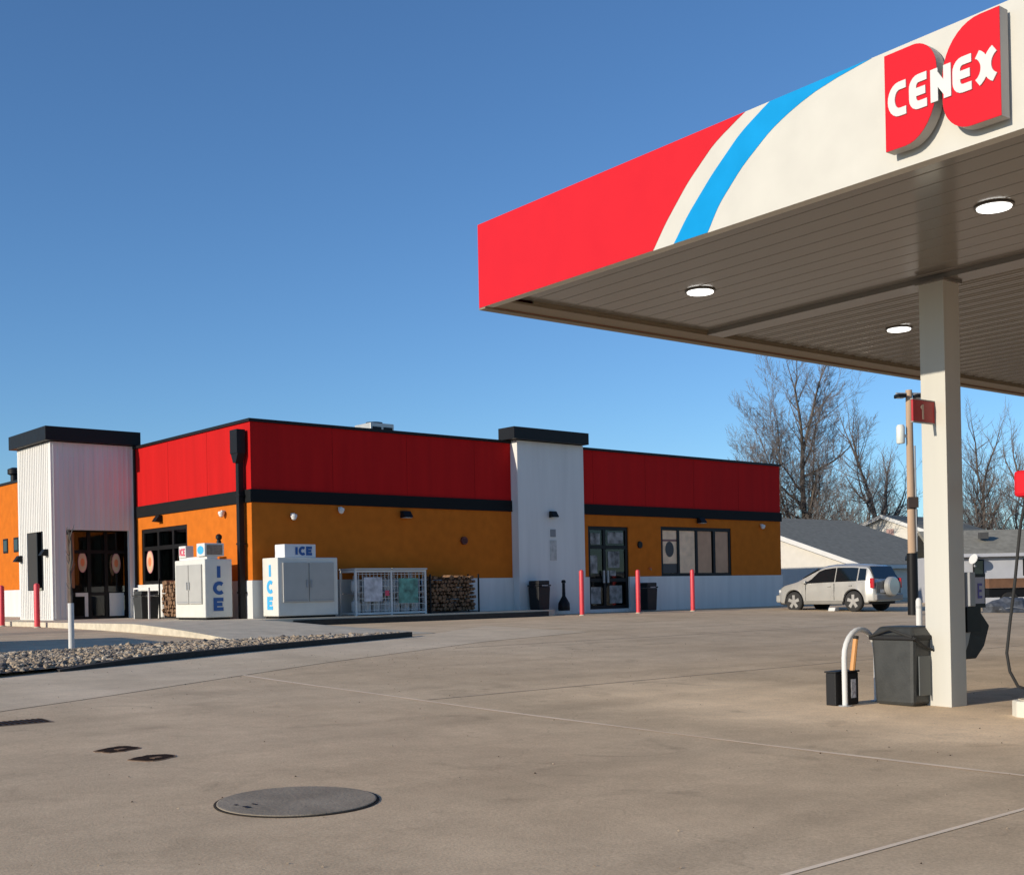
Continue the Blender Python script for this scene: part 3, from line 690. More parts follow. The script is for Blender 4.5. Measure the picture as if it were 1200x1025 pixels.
# ------------------------------------------------------------------ covers in the pavement
def disc_cover(x, y, rx, label):
    z = g(x, y); t = empty('manhole_cover', (x, y, z), BA, label, 'manhole cover')
    sl = (gv(-23.4)-gv(-23.9))/.5; t.rotation_euler = Matrix.Rotation(BA, 4, 'Z').to_euler(); t.rotation_euler.x = math.atan(sl)
    t.rotation_euler = (Matrix.Rotation(BA, 4, 'Z') @ Matrix.Rotation(math.atan(sl), 4, 'X')).to_euler()
    MB().lathe([(rx, .001), (rx, .006), (rx-.012, .008)], 0, 0, 64).build('rim', mat('rim_iron', (.05, .042, .035), .9, var=.3, spec=.05), t)
    MB().lathe([(rx-.02, .004), (rx-.02, .013), (rx-.03, .015)], 0, 0, 64).build('lid', iron, t)
    MB().box(-rx*.72, -rx*.66, -.04, .03, .016, .018).box(-rx*.55, -rx*.52, .02, .08, .016, .018).box(-rx*.74, -rx*.70, .10, .13, .016, .018).build('lift_hole', black, t)
disc_cover(-1.515, 8.36, .565, 'large round grey tank cover set in the near pavement')
def rect_cover(x, y, w, d, label, rz):
    sl = (gv(-20)-gv(-20.5))/.5
    t = empty('valve_cover', (x, y, g(x, y)), 0, label, 'cover', 'small dark covers in the pavement')
    t.rotation_euler = (Matrix.Rotation(BA, 4, 'Z') @ Matrix.Rotation(math.atan(sl), 4, 'X') @ Matrix.Rotation(rz, 4, 'Z')).to_euler()
    rnd = random.Random(int(abs(x)*100)); pl = []
    for k in range(20):
        a = 2*PI*k/20; q = (abs(math.cos(a))**3+abs(math.sin(a))**3)**(-1/3)*rnd.uniform(.88, 1.06); pl.append((w/2*q*math.cos(a), d/2*q*math.sin(a)))
    MB().prism([(p[0]*1.14, p[1]*1.16) for p in pl], 'z', .0, .005).build('rim', mat('rust_rim', (.20, .13, .085), .95, var=.3, spec=.05), t)
    MB().prism(pl, 'z', .0055, .009).build('lid', darkiron, t)
    MB().box(-w*.15, w*.12, -d*.28, -d*.05, .0092, .012).build('hinge', mat('rust_rim', (.2, .13, .085)), t)
rect_cover(-3.59, 10.90, .36, .26, 'small dark rusty cover, left one of the pair', .35)
rect_cover(-3.12, 10.40, .36, .26, 'small dark rusty cover nearer the round tank cover', .35)
x, y = -5.35, 12.75; t = empty('drain_grate', (x, y, g(x, y)+.002), BA, 'dark slotted drain grate in the pavement at the left edge', 'drain')
t.rotation_euler = (Matrix.Rotation(BA, 4, 'Z') @ Matrix.Rotation(math.atan(.03), 4, 'X')).to_euler()
MB().box(-.42, .42, -.19, .19, 0, .003).build('frame', mat('grate_rim', (.20, .15, .11), .9, var=.4, spec=.05), t)
MB().box(-.38, .38, -.15, .15, .0035, .006).build('pit', black, t); mb = MB()
for k in range(13): mb.box(-.37+k*.06, -.345+k*.06, -.145, .145, .0065, .011)
mb.build('grate', darkiron, t)
def grit():
    rnd = random.Random(77); mb = MB()
    for i in range(2600):
        u, v = (rnd.uniform(-16, 22), rnd.uniform(-29, -4)) if i % 3 else (rnd.gauss(-5, 4), rnd.gauss(-13, 2.0))
        if v > ve(min(u, -.4))-.1: continue
        x, y = bw(u, v); z = gv(v)+.004; r = rnd.uniform(.003, .011)
        a = rnd.uniform(0, 6.3); P_ = [(x+r*math.cos(a+k*2.09)*rnd.uniform(.6, 1.3), y+r*math.sin(a+k*2.09)*rnd.uniform(.6, 1.3), z) for k in range(3)]
        mb.add(P_+[(x, y, z+r*.9)], [(0, 2, 1), (0, 1, 3), (1, 2, 3), (2, 0, 3)], rnd.choice([0, 0, 1]))
    o = mb.build('grit', [stone, darkiron]); tag(o, 'loose grit and crumbs scattered over the forecourt pavement', 'grit', kind='stuff')
grit()
# ------------------------------------------------------------------ canopy
can = empty('fuel_canopy', (KX, KY, 0), KA, 'large fuel canopy with red, blue and white fascia and grey ribbed underside', 'canopy')
CL, CW = 22.0, 26.0; Z0, Z1 = 5.0, 6.03
P = lambda name, m, *b, bevel=0, label=None, parent=can: (lambda o: (o.__setitem__('label', label) if label else None, o)[1])(MB().box(*b).build(name, m, parent, bevel=bevel))
# fascia: front (x=0 plane), far side (y=0), others; front local: s along -y
fa = P('fascia', canwhite, 0, .12, -CL, 0, Z0, Z1); fa['label'] = 'white front fascia with red end and blue swoosh'
P('fascia', canred, .123, CW, -.12, 0, Z0+.001, Z1-.001); P('fascia', canwhite, CW, CW+.12, -CL, 0, Z0, Z1); P('fascia', canwhite, .123, CW-.003, -CL, -CL+.12, Z0, Z1)
def interp(pts, z):
    for (a, b), (c, d) in zip(pts, pts[1:]):
        if z <= d: return a+(c-a)*(z-b)/(d-b)
    return pts[-1][0]
RW = [(3.03, 5.0), (3.22, 5.24), (3.53, 5.56), (3.90, 5.85), (4.30, 6.03)]
BLl = [(3.33, 5.0), (3.53, 5.24), (3.86, 5.55), (4.24, 5.85), (4.60, 6.03)]
BLr = [(3.79, 5.0), (3.95, 5.24), (4.25, 5.52), (4.62, 5.77), (4.97, 5.91), (5.30, 5.99), (5.72, 6.03)]
def smoothp(P_, n=24):
    out = []; z0, z1 = P_[0][1], P_[-1][1]
    for i in range(n+1):
        z = z0+(z1-z0)*i/n; 
        # quadratic-ish smoothing by averaging neighbours
        a = [interp(P_, min(max(z+dz, z0), z1)) for dz in (-.05, -.025, 0, .025, .05)]; out.append((sum(a)/5 if 0 < i < n else interp(P_, z), z))
    return out
def stripe(name, left, right, m, x=-.004):
    mb = MB(); n = len(left); vs = []
    for (a, z), (b, _) in zip(left, right): vs += [(x, -a, z), (x, -b, z)]
    fs = [(2*i, 2*i+2, 2*i+3, 2*i+1) for i in range(n-1)]
    mb.add(vs, fs)
    k = len(vs); mb.v += [(x+.0035, p[1], p[2]) for p in vs]
    for i in range(n-1):
        mb.f += [(2*i, 2*i+k, 2*i+2+k, 2*i+2), (2*i+1, 2*i+3, 2*i+3+k, 2*i+1+k)]; mb.m += [0, 0]
    return mb.build(name, m, fa)
zlim = lambda P_: [(a, min(max(z, Z0+.0015), Z1-.0015)) for a, z in P_]
r_ = zlim(smoothp(RW)); stripe('red_stripe', [(.0, z) for a, z in r_], r_, canred)
stripe('blue_stripe', zlim(smoothp(BLl)), zlim(smoothp(BLr)), canblue)
# soffit: perimeter return and ribbed pans between, slightly recessed
P('soffit_border', trim, .123, CW-.003, -.45, -.123, Z0+.003, Z0+.03)
P('soffit_border', trim, -.002, CW+.12, -.1225, .006, Z0-.022, Z0-.002)
sm = MB(); pw = .305; x = .126; zb = Z0+.06
while x < CW-.5:
    # interlocking panel: flat pan, narrow V groove
    a = [(x, zb+.012), (x+.012, zb), (x+pw-.012, zb), (x+pw, zb+.012)]
    for (p, q) in zip(a, a[1:]): sm.add([(p[0], -CL+.13, p[1]), (q[0], -CL+.13, q[1]), (q[0], -.453, q[1]), (p[0], -.453, p[1])], [(0, 3, 2, 1)])
    if x > 4.0:   # extra small ribs in the far bays
        for kx in (.1, .2): sm.add([(x+kx-.02, -CL+.13, zb-.0005), (x+kx, -CL+.13, zb-.010), (x+kx+.02, -CL+.13, zb-.0005), (x+kx-.02, -.453, zb-.0005), (x+kx, -.453, zb-.010), (x+kx+.02, -.453, zb-.0005)], [(0, 3, 4, 1), (1, 4, 5, 2)])
    x += pw
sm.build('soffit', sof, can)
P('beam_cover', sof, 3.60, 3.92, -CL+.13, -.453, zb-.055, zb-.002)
P('roof_deck', rooft, .13, CW-.01, -CL+.13, -.13, Z1-.25, Z1-.2)
P('soffit_border', trim, .48, CW-.5, -.475, -.451, Z0+.031, zb+.03)
# columns
def column(x, y, label, base=True):
    zg = g(KX + math.cos(KA)*x - math.sin(KA)*y, KY + math.sin(KA)*x + math.cos(KA)*y)
    o = MB().box(x, x+.32, y, y+.32, zg-.1, zb-.056).build('column', colm, can, bevel=.006); o['label'] = label
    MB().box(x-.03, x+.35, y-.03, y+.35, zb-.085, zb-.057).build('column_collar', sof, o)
    return o
column(3.57, -4.12, 'front column beside the big trash can'); column(3.57, -12.5, 'column out of the frame'); column(12.2, -4.12, 'column out of the frame'); column(12.2, -12.5, 'column out of the frame')
# soffit lights: drum with flat lens
cl0 = None
for i, (s_, r__, lab) in enumerate(((1.98, 1.83, 'lit recessed canopy light nearest the red corner'), (5.80, 1.77, 'lit recessed canopy light under the logo, at the right'), (2.06, 5.75, 'lit recessed canopy light beside the column, farthest one'))):
    x, y = KX+math.cos(KA)*r__+math.sin(KA)*s_, KY+math.sin(KA)*r__-math.cos(KA)*s_
    t = empty('canopy_light', (x, y, zb), KA, lab, 'light', 'lit lights under the canopy')
    MB().lathe([(.165, -.001), (.182, -.006), (.182, -.014), (.168, -.018)], 0, 0, 28).build('housing', mat('light_ring', (.10, .09, .08), .5), t, smooth=30)
    MB().lathe([(.160, -.0185), (.155, -.030), (.10, -.042), (.01, -.047)], 0, 0, 28).build('lens', lamp, t, smooth=50)
# logo sign on fascia: two tiles and lettering
lg = empty('logo_sign', (KX+math.sin(KA)*0, KY, 0), KA, 'raised red two tile logo sign lettered CENEX on the white fascia', 'sign')
def kpt(s, z): return (-s-.095, z-.012)
def qarc(cx, cz, r1, r2, a0, a1, n=10): return [(cx+r1*math.cos(math.radians(a0+(a1-a0)*i/n)), cz+r2*math.sin(math.radians(a0+(a1-a0)*i/n))) for i in range(n+1)]
# left tile: straight left edge; rounded right side
L1 = [(5.85, 5.13), (5.85, 5.935)] + qarc(6.12, 5.685, .215, .25, 90, 0) + qarc(6.03, 5.57, .305, .44, 0, -90)
R1 = [(6.885, 5.955)] + qarc(6.72, 5.55, .335, .405, 90, 180) + qarc(6.63, 5.38, .245, .27, 180, 270) + [(6.885, 5.11)]
for nm, pl in (('tile', L1), ('tile', R1)):
    a = MB().prism([kpt(*p) for p in pl], 'x', -.145, -.03).build(nm, logoside, lg, bevel=0)
    MB().prism([kpt(*p) for p in pl], 'x', -.150, -.1455).build('tile_face', logored, a)
MB().box(-.03, -.001, -6.2, -5.95, 5.3, 5.8).box(-.03, -.001, -6.8, -6.5, 5.3, 5.8).build('mounting', grey, lg)
put_letters('ceNeX', lettw, lg, 0, 0, .265, .172, .066, .026, .012, (-.1506, -5.995, 5.385), -PI/2)
# pump number flag on the column
fl = empty('pump_number_flag', (KX, KY, 0), KA, 'small dark red flag sign projecting from the canopy column, pale 1 on it', 'sign')
MB().box(3.14, 3.565, -3.98, -3.955, 3.345, 3.59).build('panel', mat('flag_red', (.42, .012, .02), .45), fl)
MB().box(3.13, 3.569, -3.985, -3.95, 3.591, 3.603).box(3.13, 3.569, -3.985, -3.95, 3.332, 3.344).build('edge', grey, fl)
tx = MB(); letters(tx, '1', 0, 0, .17, .11, .032, .0, .006); o = tx.build('number', mat('flag_pale', (.60, .46, .36), .5), fl); o.location = (3.28, -3.981, 3.375)
# ------------------------------------------------------------------ beside the column
def cw(r_, s_): return (KX+math.cos(KA)*r_+math.sin(KA)*s_, KY+math.sin(KA)*r_-math.cos(KA)*s_)
x, y = 4.64, 14.25
tc_ = empty('trash_can', (x, y, g(x, y)), KA, 'tall dark grey square trash can with black rim beside the canopy column', 'trash can')
a, b, h = .262, .290, .82
MB().add([(-a,-a,0),(a,-a,0),(a,a,0),(-a,a,0),(-b,-b,h),(b,-b,h),(b,b,h),(-b,b,h)], [(0,3,2,1),(0,1,5,4),(1,2,6,5),(2,3,7,6),(3,0,4,7),(4,5,6,7)]).build('body', bin_, tc_, bevel=.045)
MB().box(-b-.02, b+.02, -b-.02, b+.02, h-.06, h).build('rim', blackp, tc_, bevel=.02)
MB().add([(-b,-b,h+.001),(b,-b,h+.001),(b,b,h+.001),(-b,b,h+.001),(-b*.75,-b*.75,h+.10),(b*.75,-b*.75,h+.10),(b*.75,b*.75,h+.10),(-b*.75,b*.75,h+.10)], [(0,1,5,4),(1,2,6,5),(2,3,7,6),(3,0,4,7),(4,5,6,7)]).build('lid', bin_, tc_, bevel=.03)
MB().tube([(-b-.01, -b-.02, h-.03), (-.1, -b-.035, h-.14), (.12, -b-.035, h-.2), (b+.01, -b-.02, h-.24)], .014, 8).tube([(-b-.02, b, h-.02), (-b-.04, 0, h+.07), (-b-.02, -b, h-.02)], .016, 8).build('strap', rubber, tc_)
MB().box(-a+.07, a-.07, -a-.035, -a-.018, .12, .58).build('panel', mat('bin_panel', (.10, .11, .11), .45), tc_, bevel=.01)
# hoop guard
x0, y0 = 3.85, 14.05; x1, y1 = 4.38, 14.58
hg = empty('hoop_guard', (x0, y0, g(x0, y0)), math.atan2(y1-y0, x1-x0), 'white painted pipe hoop guard left of the dark trash can', 'guard rail')
wd = math.hypot(x1-x0, y1-y0); rr = wd/2
pts = [(0, 0, -.02), (0, 0, .5)] + [(rr-rr*math.cos(PI*i/12), 0, .56+.32*math.sin(PI*i/12)) for i in range(13)] + [(wd, 0, .5), (wd, 0, -.02)]
MB().tube(pts, .032, 14).build('pipe', white, hg, smooth=60)
MB().lathe([(.075, 0), (.075, .012)], 0, 0, 16).lathe([(.075, 0), (.075, .012)], wd, 0, 16).build('base_plate', grey, hg)
# squeegee bucket
x, y = 3.92, 14.28
sb = empty('squeegee_bucket', (x, y, g(x, y)), KA, 'black washing bucket on the ground behind the white hoop guard', 'bucket')
MB().box(-.12, .12, -.10, .10, 0, .38).build('body', blackp, sb, bevel=.015)
MB().box(-.13, .13, -.11, .11, .382, .40).build('rim', blackp, sb)
MB().box(-.03, .06, -.105, -.1015, .08, .30).build('sticker', mat('sticker_pale', (.55, .55, .58), .5, var=.5, scale=30), sb)
sq = empty('squeegee', (x+.06, y-.03, g(x, y)+.1), KA, 'long wooden orange handle standing in the black washing bucket', 'squeegee')
MB().tube([(0, 0, .15), (.13, .02, .66)], [.034, .030], 8).build('handle', orangew, sq); MB().tube([(.131, .02, .662), (.14, .02, .70)], .033, 8).build('grip', rubber, sq)
# second bucket to the left
x, y = 3.76, 14.17
s2_ = empty('squeegee_bucket', (x, y, g(x, y)), KA, 'slim black bucket left of the white hoop guard', 'bucket')
MB().box(-.07, .07, -.07, .07, 0, .38).build('body', blackp, s2_, bevel=.01); MB().box(-.08, .08, -.08, .08, .382, .40).build('rim', blackp, s2_)
# service unit on the back of the column
wu = empty('windshield_service_unit', (KX, KY, 0), KA, 'black service unit on the right side of the canopy column with a slanted bin', 'service unit')
zz = g(5.3, 14.2)
MB().box(3.93, 4.05, -4.16, -3.95, 1.22, 1.62).build('cabinet', grey, wu, bevel=.01)
MB().box(4.06, 4.36, -4.10, -4.06, 1.20, 1.60).build('frame', black, wu); MB().box(4.10, 4.33, -4.108, -4.101, 1.25, 1.56).build('display', mat('display_pale', (.42, .42, .50), .5, var=.1), wu)
tx = MB(); letters(tx, 'E', 0, 0, .18, .10, .03, 0, .003); o = tx.build('print', mat('print_blue', (.08, .06, .30), .5), wu); o.location = (4.18, -4.109, 1.31)
MB().box(3.93, 4.22, -4.12, -3.98, .92, 1.215).build('bracket', black, wu)
MB().prism([(3.93, .60), (4.22, .60), (4.40, .74), (4.52, .98), (4.34, 1.14), (3.93, 1.08)], 'y', -4.05, -3.85).build('bin', blackp, wu, bevel=.01)
MB().prism([(3.93, .64), (4.02, .78), (4.10, .97), (3.93, 1.02)], 'y', -4.068, -4.052).build('bin_face', grey, wu)
# ------------------------------------------------------------------ pump island at right edge
ix, iy = 5.42, 13.00
il = empty('pump_island', (KX, KY, 0), KA, 'pale raised concrete pump island at the right edge', 'pump island')
zi = g(ix, iy)
# island nose corner in canopy frame
def tocan(x, y): dx, dy = x-KX, y-KY; return (dx*math.cos(KA)+dy*math.sin(KA), -dx*math.sin(KA)+dy*math.cos(KA))
r0, q0 = tocan(5.27, 12.95)
nose = [(r0+.12, q0), (r0, q0-.12), (r0, q0-3.6), (r0+1.1, q0-3.6), (r0+1.1, q0)]
MB().prism([(p[0], p[1]) for p in nose], 'z', zi-.1, zi+.17).build('kerb', mat('island_white', (.62, .59, .50), .8, var=.1, bump=.3), il, bevel=.02)
MB().prism([(p[0]*.96+r0*.04+.03, p[1]*.96+q0*.04-.06) for p in nose], 'z', zi+.172, zi+.182).build('top', conc, il)
dpn = empty('fuel_dispenser', (KX, KY, 0), KA, 'fuel dispenser at the right edge with red top sign and hanging hose', 'fuel dispenser')
db = r0+.60; dq = q0-.35
MB().box(db, db+.55, dq-1.0, dq, zi+.185, zi+1.9).build('body', lgrey, dpn, bevel=.02)
MB().box(3.55, 4.55, -6.4, -4.93, 2.42, 2.71).build('valance', canred, dpn, bevel=.04)
MB().box(db+.05, db+.15, dq-.2, dq-.1, zi+1.9, 2.40).box(db+.4, db+.5, dq-.9, dq-.8, zi+1.9, 2.40).build('post', black, dpn)
MB().box(db-.02, db-.003, dq-.8, dq-.2, zi+1.1, zi+1.6).build('display', black, dpn)
# hose hangs on the near-left side
hx = [(5.62, 13.2, 2.33), (5.57, 13.2, 2.1), (5.50, 13.2, 1.5), (5.43, 13.2, 1.0), (5.395, 13.2, .72), (5.42, 13.19, .52), (5.50, 13.18, .36), (5.58, 13.15, .33), (5.68, 13.1, .45), (5.75, 13.05, .9)]
hh = MB().tube([tocan(a_, b_)+(c_,) for a_, b_, c_ in hx], .017, 8).build('hose', rubber, dpn, smooth=60)
# ------------------------------------------------------------------ SUV
def suv():
    wx, wy = 12.80, 43.45; ang = BA+PI/2 - .03
    root = empty('parked_suv', (wx, wy, g(wx, wy)+.0), ang, 'silver beige SUV with covered spare wheel on its tailgate, parked by the store end', 'car')
    RW_, WB, R = 0.0, 2.60, .37
    def lerp(P_, x):
        if x <= P_[0][0]: return P_[0][1]
        for (a, b_), (c, d) in zip(P_, P_[1:]):
            if x <= c: return b_+(d-b_)*(x-a)/(c-a)
        return P_[-1][1]
    top = [(-.86, .62), (-.84, 1.02), (-.80, 1.10), (-.55, 1.56), (-.45, 1.64), (.1, 1.69), (.9, 1.71), (1.3, 1.67), (1.55, 1.59), (1.9, 1.42), (2.45, 1.13), (2.62, 1.08), (3.1, .98), (3.34, .86), (3.46, .68), (3.50, .45)]
    belt = [(-.86, .60), (-.80, 1.02), (-.5, 1.06), (1.5, 1.02), (2.35, 1.02), (2.55, 1.0), (3.1, .92), (3.38, .82), (3.47, .62), (3.50, .42)]
    hw = [(-.86, .74), (-.78, .82), (-.5, .88), (2.8, .89), (3.2, .84), (3.42, .70), (3.50, .52)]
    def zbot(x):
        z = .30 if -.6 < x < 3.3 else .36
        for w in (RW_, WB):
            d = abs(x-w)
            if d < .43: z = max(z, R-.01+math.sqrt(.43*.43-d*d))
        return z
    def sec(x):
        zb_, zt, zl, w = zbot(x), lerp(top, x), lerp(belt, x), lerp(hw, x)
        zl = max(zl, zb_+.05); zt = max(zt, zl+.02)
        cab = max(0, min(1, (zt-zl)/.55)); inw = .06+.15*cab
        return [(w-.05, zb_), (w-.005, zb_+.04*(1) if zb_ < .5 else zb_+.02), (w+.012, max(.60, zb_+.03)), (w-.005, max(.82, zb_+.035) if zl > .86 else zl-.02), (w-.03, zl), (w-inw, zt-.06*cab-.01), (w-inw-.14, zt), (0, zt+.015)]
    xs = sorted(set([round(-.86+.04*i, 3) for i in range(110) if -.86+.04*i <= 3.5] + [3.5]))
    mb = MB(); S = [sec(x) for x in xs]; n = 8; full = []
    for x, s_ in zip(xs, S): full += [(x, y, z) for y, z in s_] + [(x, -y, z) for y, z in s_[-2::-1]]
    W_ = 2*n-1; fs = []
    for i in range(len(xs)-1):
        for k in range(W_-1): a_ = i*W_+k; fs.append((a_, a_+1, a_+W_+1, a_+W_))
    fs.append(tuple(range(W_))[::-1]); e = (len(xs)-1)*W_; fs.append(tuple(e+k for k in range(W_)))
    mb.add(full, fs); mb.build('body', carp, root, smooth=35)
    MB().box(-.6, 3.3, -.78, .78, .26, .62).build('underbody', rubber, root)
    for sgn in (1, -1):
        MB().box(.46, 2.14, sgn*.80, sgn*.905, .27, .40).build('sill_cladding', mat('cladding', (.20, .19, .17), .6), root, bevel=.02)
    def glasspatch(name, x0, x1, t0, t1, sgn, slant0=0, slant1=0):
        mb = MB(); vs = []; N_ = 8
        for i in range(N_+1):
            f = i/N_
            for t in (t0, (t0+t1)/2, t1):
                x = (x0+slant0*t) + ((x1+slant1*t)-(x0+slant0*t))*f
                s_ = sec(x); p, q = s_[4], s_[5]; y = p[0]+(q[0]-p[0])*t+.008; z = p[1]+(q[1]-p[1])*t
                vs.append((x, y*sgn, z))
        fs = [(3*i+k, 3*i+3+k, 3*i+4+k, 3*i+1+k) for i in range(N_) for k in range(2)]
        if sgn > 0: fs = [f[::-1] for f in fs]
        return mb.add(vs, fs).build(name, carglass, root, smooth=60)
    for sgn in (1, -1):
        glasspatch('side_window', .82, 2.16, .06, .90, sgn, 0, -.66); glasspatch('side_window', -.12, .78, .06, .92, sgn); glasspatch('side_window', -.50, -.17, .10, .9, sgn, .06, 0)
        MB().box(2.0, 2.16, sgn*.89, sgn*1.0, 1.03, 1.14).build('mirror', carp if sgn < 0 else carp, root, bevel=.03)
        MB().box(-.845, -.68, sgn*.78, sgn*.880, .82, 1.18).build('tail_light', tail, root, bevel=.03)
        MB().box(3.16, 3.36, sgn*.64, sgn*.80, .70, .82).build('headlight', mat('headlamp', (.6, .6, .6), .15), root, bevel=.03)
        for z_ in (.93,): MB().box(.95, 1.1, sgn*.893, sgn*.915, .90, .93).box(0.05, .2, sgn*.893, sgn*.915, .92, .95).build('door_handle', chrome, root)
        dl = MB()
        for x_ in (.8, 2.05): dl.box(x_, x_+.008, sgn*.885, sgn*.9035, .42, 1.02)
        dl.build('door_gap', black, root)
    # rear window and windshield following the body
    def band_glass(name, x0, x1, wfac, off):
        mb = MB(); vs = []
        for i in range(7):
            x = x0+(x1-x0)*i/6; s_ = sec(x); yw = s_[6][0]*wfac; z = s_[6][1]+.012
            for k in range(-3, 4): vs.append((x+off[0], yw*k/3, z+off[1]))
        fs = [(7*i+k, 7*i+7+k, 7*i+8+k, 7*i+1+k) for i in range(6) for k in range(6)]
        mb.add(vs, fs).build(name, carglass, root, smooth=60)
    band_glass('rear_window', -.775, -.53, 1.22, (-.012, .010)); band_glass('windshield', 1.66, 2.3, 1.15, (.005, .012))
    MB().box(-.93, -.80, -.82, .82, .38, .62).build('rear_bumper', mat('bumper_shade_grey', (.26, .25, .23), .5), root, bevel=.05)  # bumper darker than the body, shade of the rear painted in
    MB().box(-.872, -.862, -.74, .74, .64, 1.04).build('tailgate_shade', mat('tailgate_shade_grey', (.14, .135, .125), .4), root)  # dark sheet over the tailgate, painting in the shade on the rear
    MB().box(3.3, 3.56, -.74, .74, .34, .62).build('front_bumper', carp, root, bevel=.06)
    MB().box(-.885, -.873, -.14, .14, .66, .78).build('number_plate', lettw, root).location.y = .38
    def wheel(x, sgn):
        w = MB(); y0_ = sgn*.70; y1_ = sgn*.895
        ring = [(R-.05, y0_), (R, y0_+sgn*.03), (R, y1_-sgn*.03), (R-.035, y1_), (R-.09, y1_-sgn*.005)]
        w.tube([(x, y, R) for r, y in ring], [r for r, y in ring], 32)
        o = w.build('wheel', rubber, root, smooth=40)
        rm = MB(); rr_ = [(R-.092, y1_-sgn*.004), (R-.10, y1_-sgn*.002), (R-.12, y1_-sgn*.05)]
        rm.tube([(x, y, R) for r, y in rr_], [r for r, y in rr_], 32)
        for k in range(5):
            a_ = 2*PI*k/5+.3; c_, s_ = math.cos(a_), math.sin(a_)
            pl = []
            for (rd, off) in ((.03, -.05), (.245, -.062), (.245, .062), (.03, .05)): pl.append((x+rd*c_-off*s_, R+rd*s_+off*c_))
            rm.prism(pl, 'y', y1_-sgn*.04, y1_+sgn*(.003+.0005*k))
        rm.tube([(x, y1_-sgn*.03, R), (x, y1_+sgn*.009, R)], .055, 14)
        rm.build('rim', chrome, o, smooth=30)
    for x in (RW_, WB):
        for sgn in (1, -1): wheel(x, sgn)
    sp_ = MB(); ring = [(.30, -.885), (.345, -.90), (.345, -1.06), (.30, -1.10), (.02, -1.105)]
    sp_.tube([(xx, -.02, .88) for r, xx in ring], [r for r, xx in ring], 32)
    sp_.build('spare_wheel_cover', carp, root, smooth=40)
suv()
# wheel stop
x, y = 11.6, 43.6
t = empty('wheel_stop', (x, y, g(x, y)), BA, 'small white concrete block on the ground under the SUV door', 'wheel stop')
MB().prism([(-.16, 0), (.16, 0), (.10, .13), (-.10, .13)], 'y', -.14, .14).build('block', lettw, t, bevel=.02)
MB().lathe([(.02, .131), (.02, .14)], 0, .05, 8).build('pin', grey, t)
# ------------------------------------------------------------------ houses beyond
def house(name, x, y, zg_, half, length, z_eave, slope, wallm, label, roofm=shingle, rot=BA, mirror_front=True):
    """local: gable wall along +y from 0..2*half (eL), ridge along +x (eR)"""
    t = empty(name, (x, y, 0), rot, label, 'house')
    zr = z_eave+slope*half
    MB().prism([(0, zg_), (2*half, zg_), (2*half, z_eave), (half, zr), (0, z_eave)], 'x', 0, length).build('wall', wallm, t)
    ov = .35; th = .16; r = MB()
    for sg_ in (0, 1):
        def Y(q): return q if sg_ == 0 else 2*half-q
        P4 = [(Y(-ov), z_eave-slope*ov+.02), (Y(half), zr+.02), (Y(half), zr+.02+th), (Y(-ov), z_eave-slope*ov+.02+th)]
        if sg_ : P4 = [(p[0]+.001, p[1]) for p in P4]
        r.prism(P4, 'x', -ov, length+ov)
    rf = r.build('roof', roofm, t)
    fb = MB()
    P4 = [(-ov, z_eave-slope*ov-.06), (half, zr-.06), (half, zr+.20), (-ov, z_eave-slope*ov+.20)]
    fb.prism(P4, 'x', -ov-.06, -ov-.002); P5 = [(2*half-p[0]+.001, p[1]) for p in P4]; fb.prism(P5, 'x', -ov-.061, -ov-.003)
    fb.box(-ov, length+ov, -ov-.05, -ov-.003, z_eave-slope*ov-.04, z_eave-slope*ov+.15)
    fb.build('fascia_board', lettw, t)
    return t, zr
hA, zr = house('white_house', 18.2, 63.25, .3, 8.74, 12.0, 2.5, .338, sidingw, 'low white gabled building with wide grey shingle roof behind the SUV')
MB().box(-.02, -.002, 6.0, 6.4, 3.5, 3.9).build('vent', sidingg, hA)
hB, _ = house('white_house', 30.0, 85.0, .4, 4.2, 9, 4.85, .36, sidingw, 'small white gable showing above the grey roof, left of the utility pole')
MB().box(-.03, -.002, 3.4, 4.0, 4.9, 5.5).build('vent', mat('vent_pinkish', (.35, .22, .2), .7), hB)
# grey house at right, ridge across the view
t = empty('grey_house', (18.0, 50.5, 0), math.radians(-4), 'grey sided house with grey shingle roof right of the canopy column', 'house')
MB().box(0, 4.3, .3, 4.5, .3, 2.62).build('wall', sidingg, t)
MB().prism([(0, 2.55), (2.4, 3.62), (2.4, 3.78), (0, 2.71)], 'x', -.3, 4.5).prism([(4.8, 2.551), (2.401, 3.62), (2.401, 3.78), (4.8, 2.711)], 'x', -.3, 4.5).build('roof', shingle, t)
MB().box(-.3, 4.5, -.03, -.002, 2.56, 2.70).build('fascia_board', sidingg, t)
for x0_ in (1.35, 3.4):
    w_ = MB().box(x0_, x0_+.45, .25, .298, 1.75, 2.45).build('window', black, t); MB().box(x0_+.05, x0_+.4, .235, .248, 1.8, 2.4).build('pane', carglass, w_)
MB().box(1.9, 2.25, 1.0, 1.3, 3.35, 3.62).build('roof_vent', mat('dark_vent', (.06, .06, .06), .7), t)
hC, _ = house('white_house', 36.5, 72, .4, 3.4, 8, 3.9, .32, sidingw, 'distant white roofed house behind the grey house at the right edge', roofm=mat('pale_roof', (.62, .60, .56), .7))
hD, _ = house('far_house', 42.0, 96, .4, 4.5, 11, 3.2, .4, sidingg, 'farthest house among the bare trees at the right edge', roofm=shingle)
MB().box(2, 3, -.1, -.002, 1.4, 2.6).build('window', black, hD)
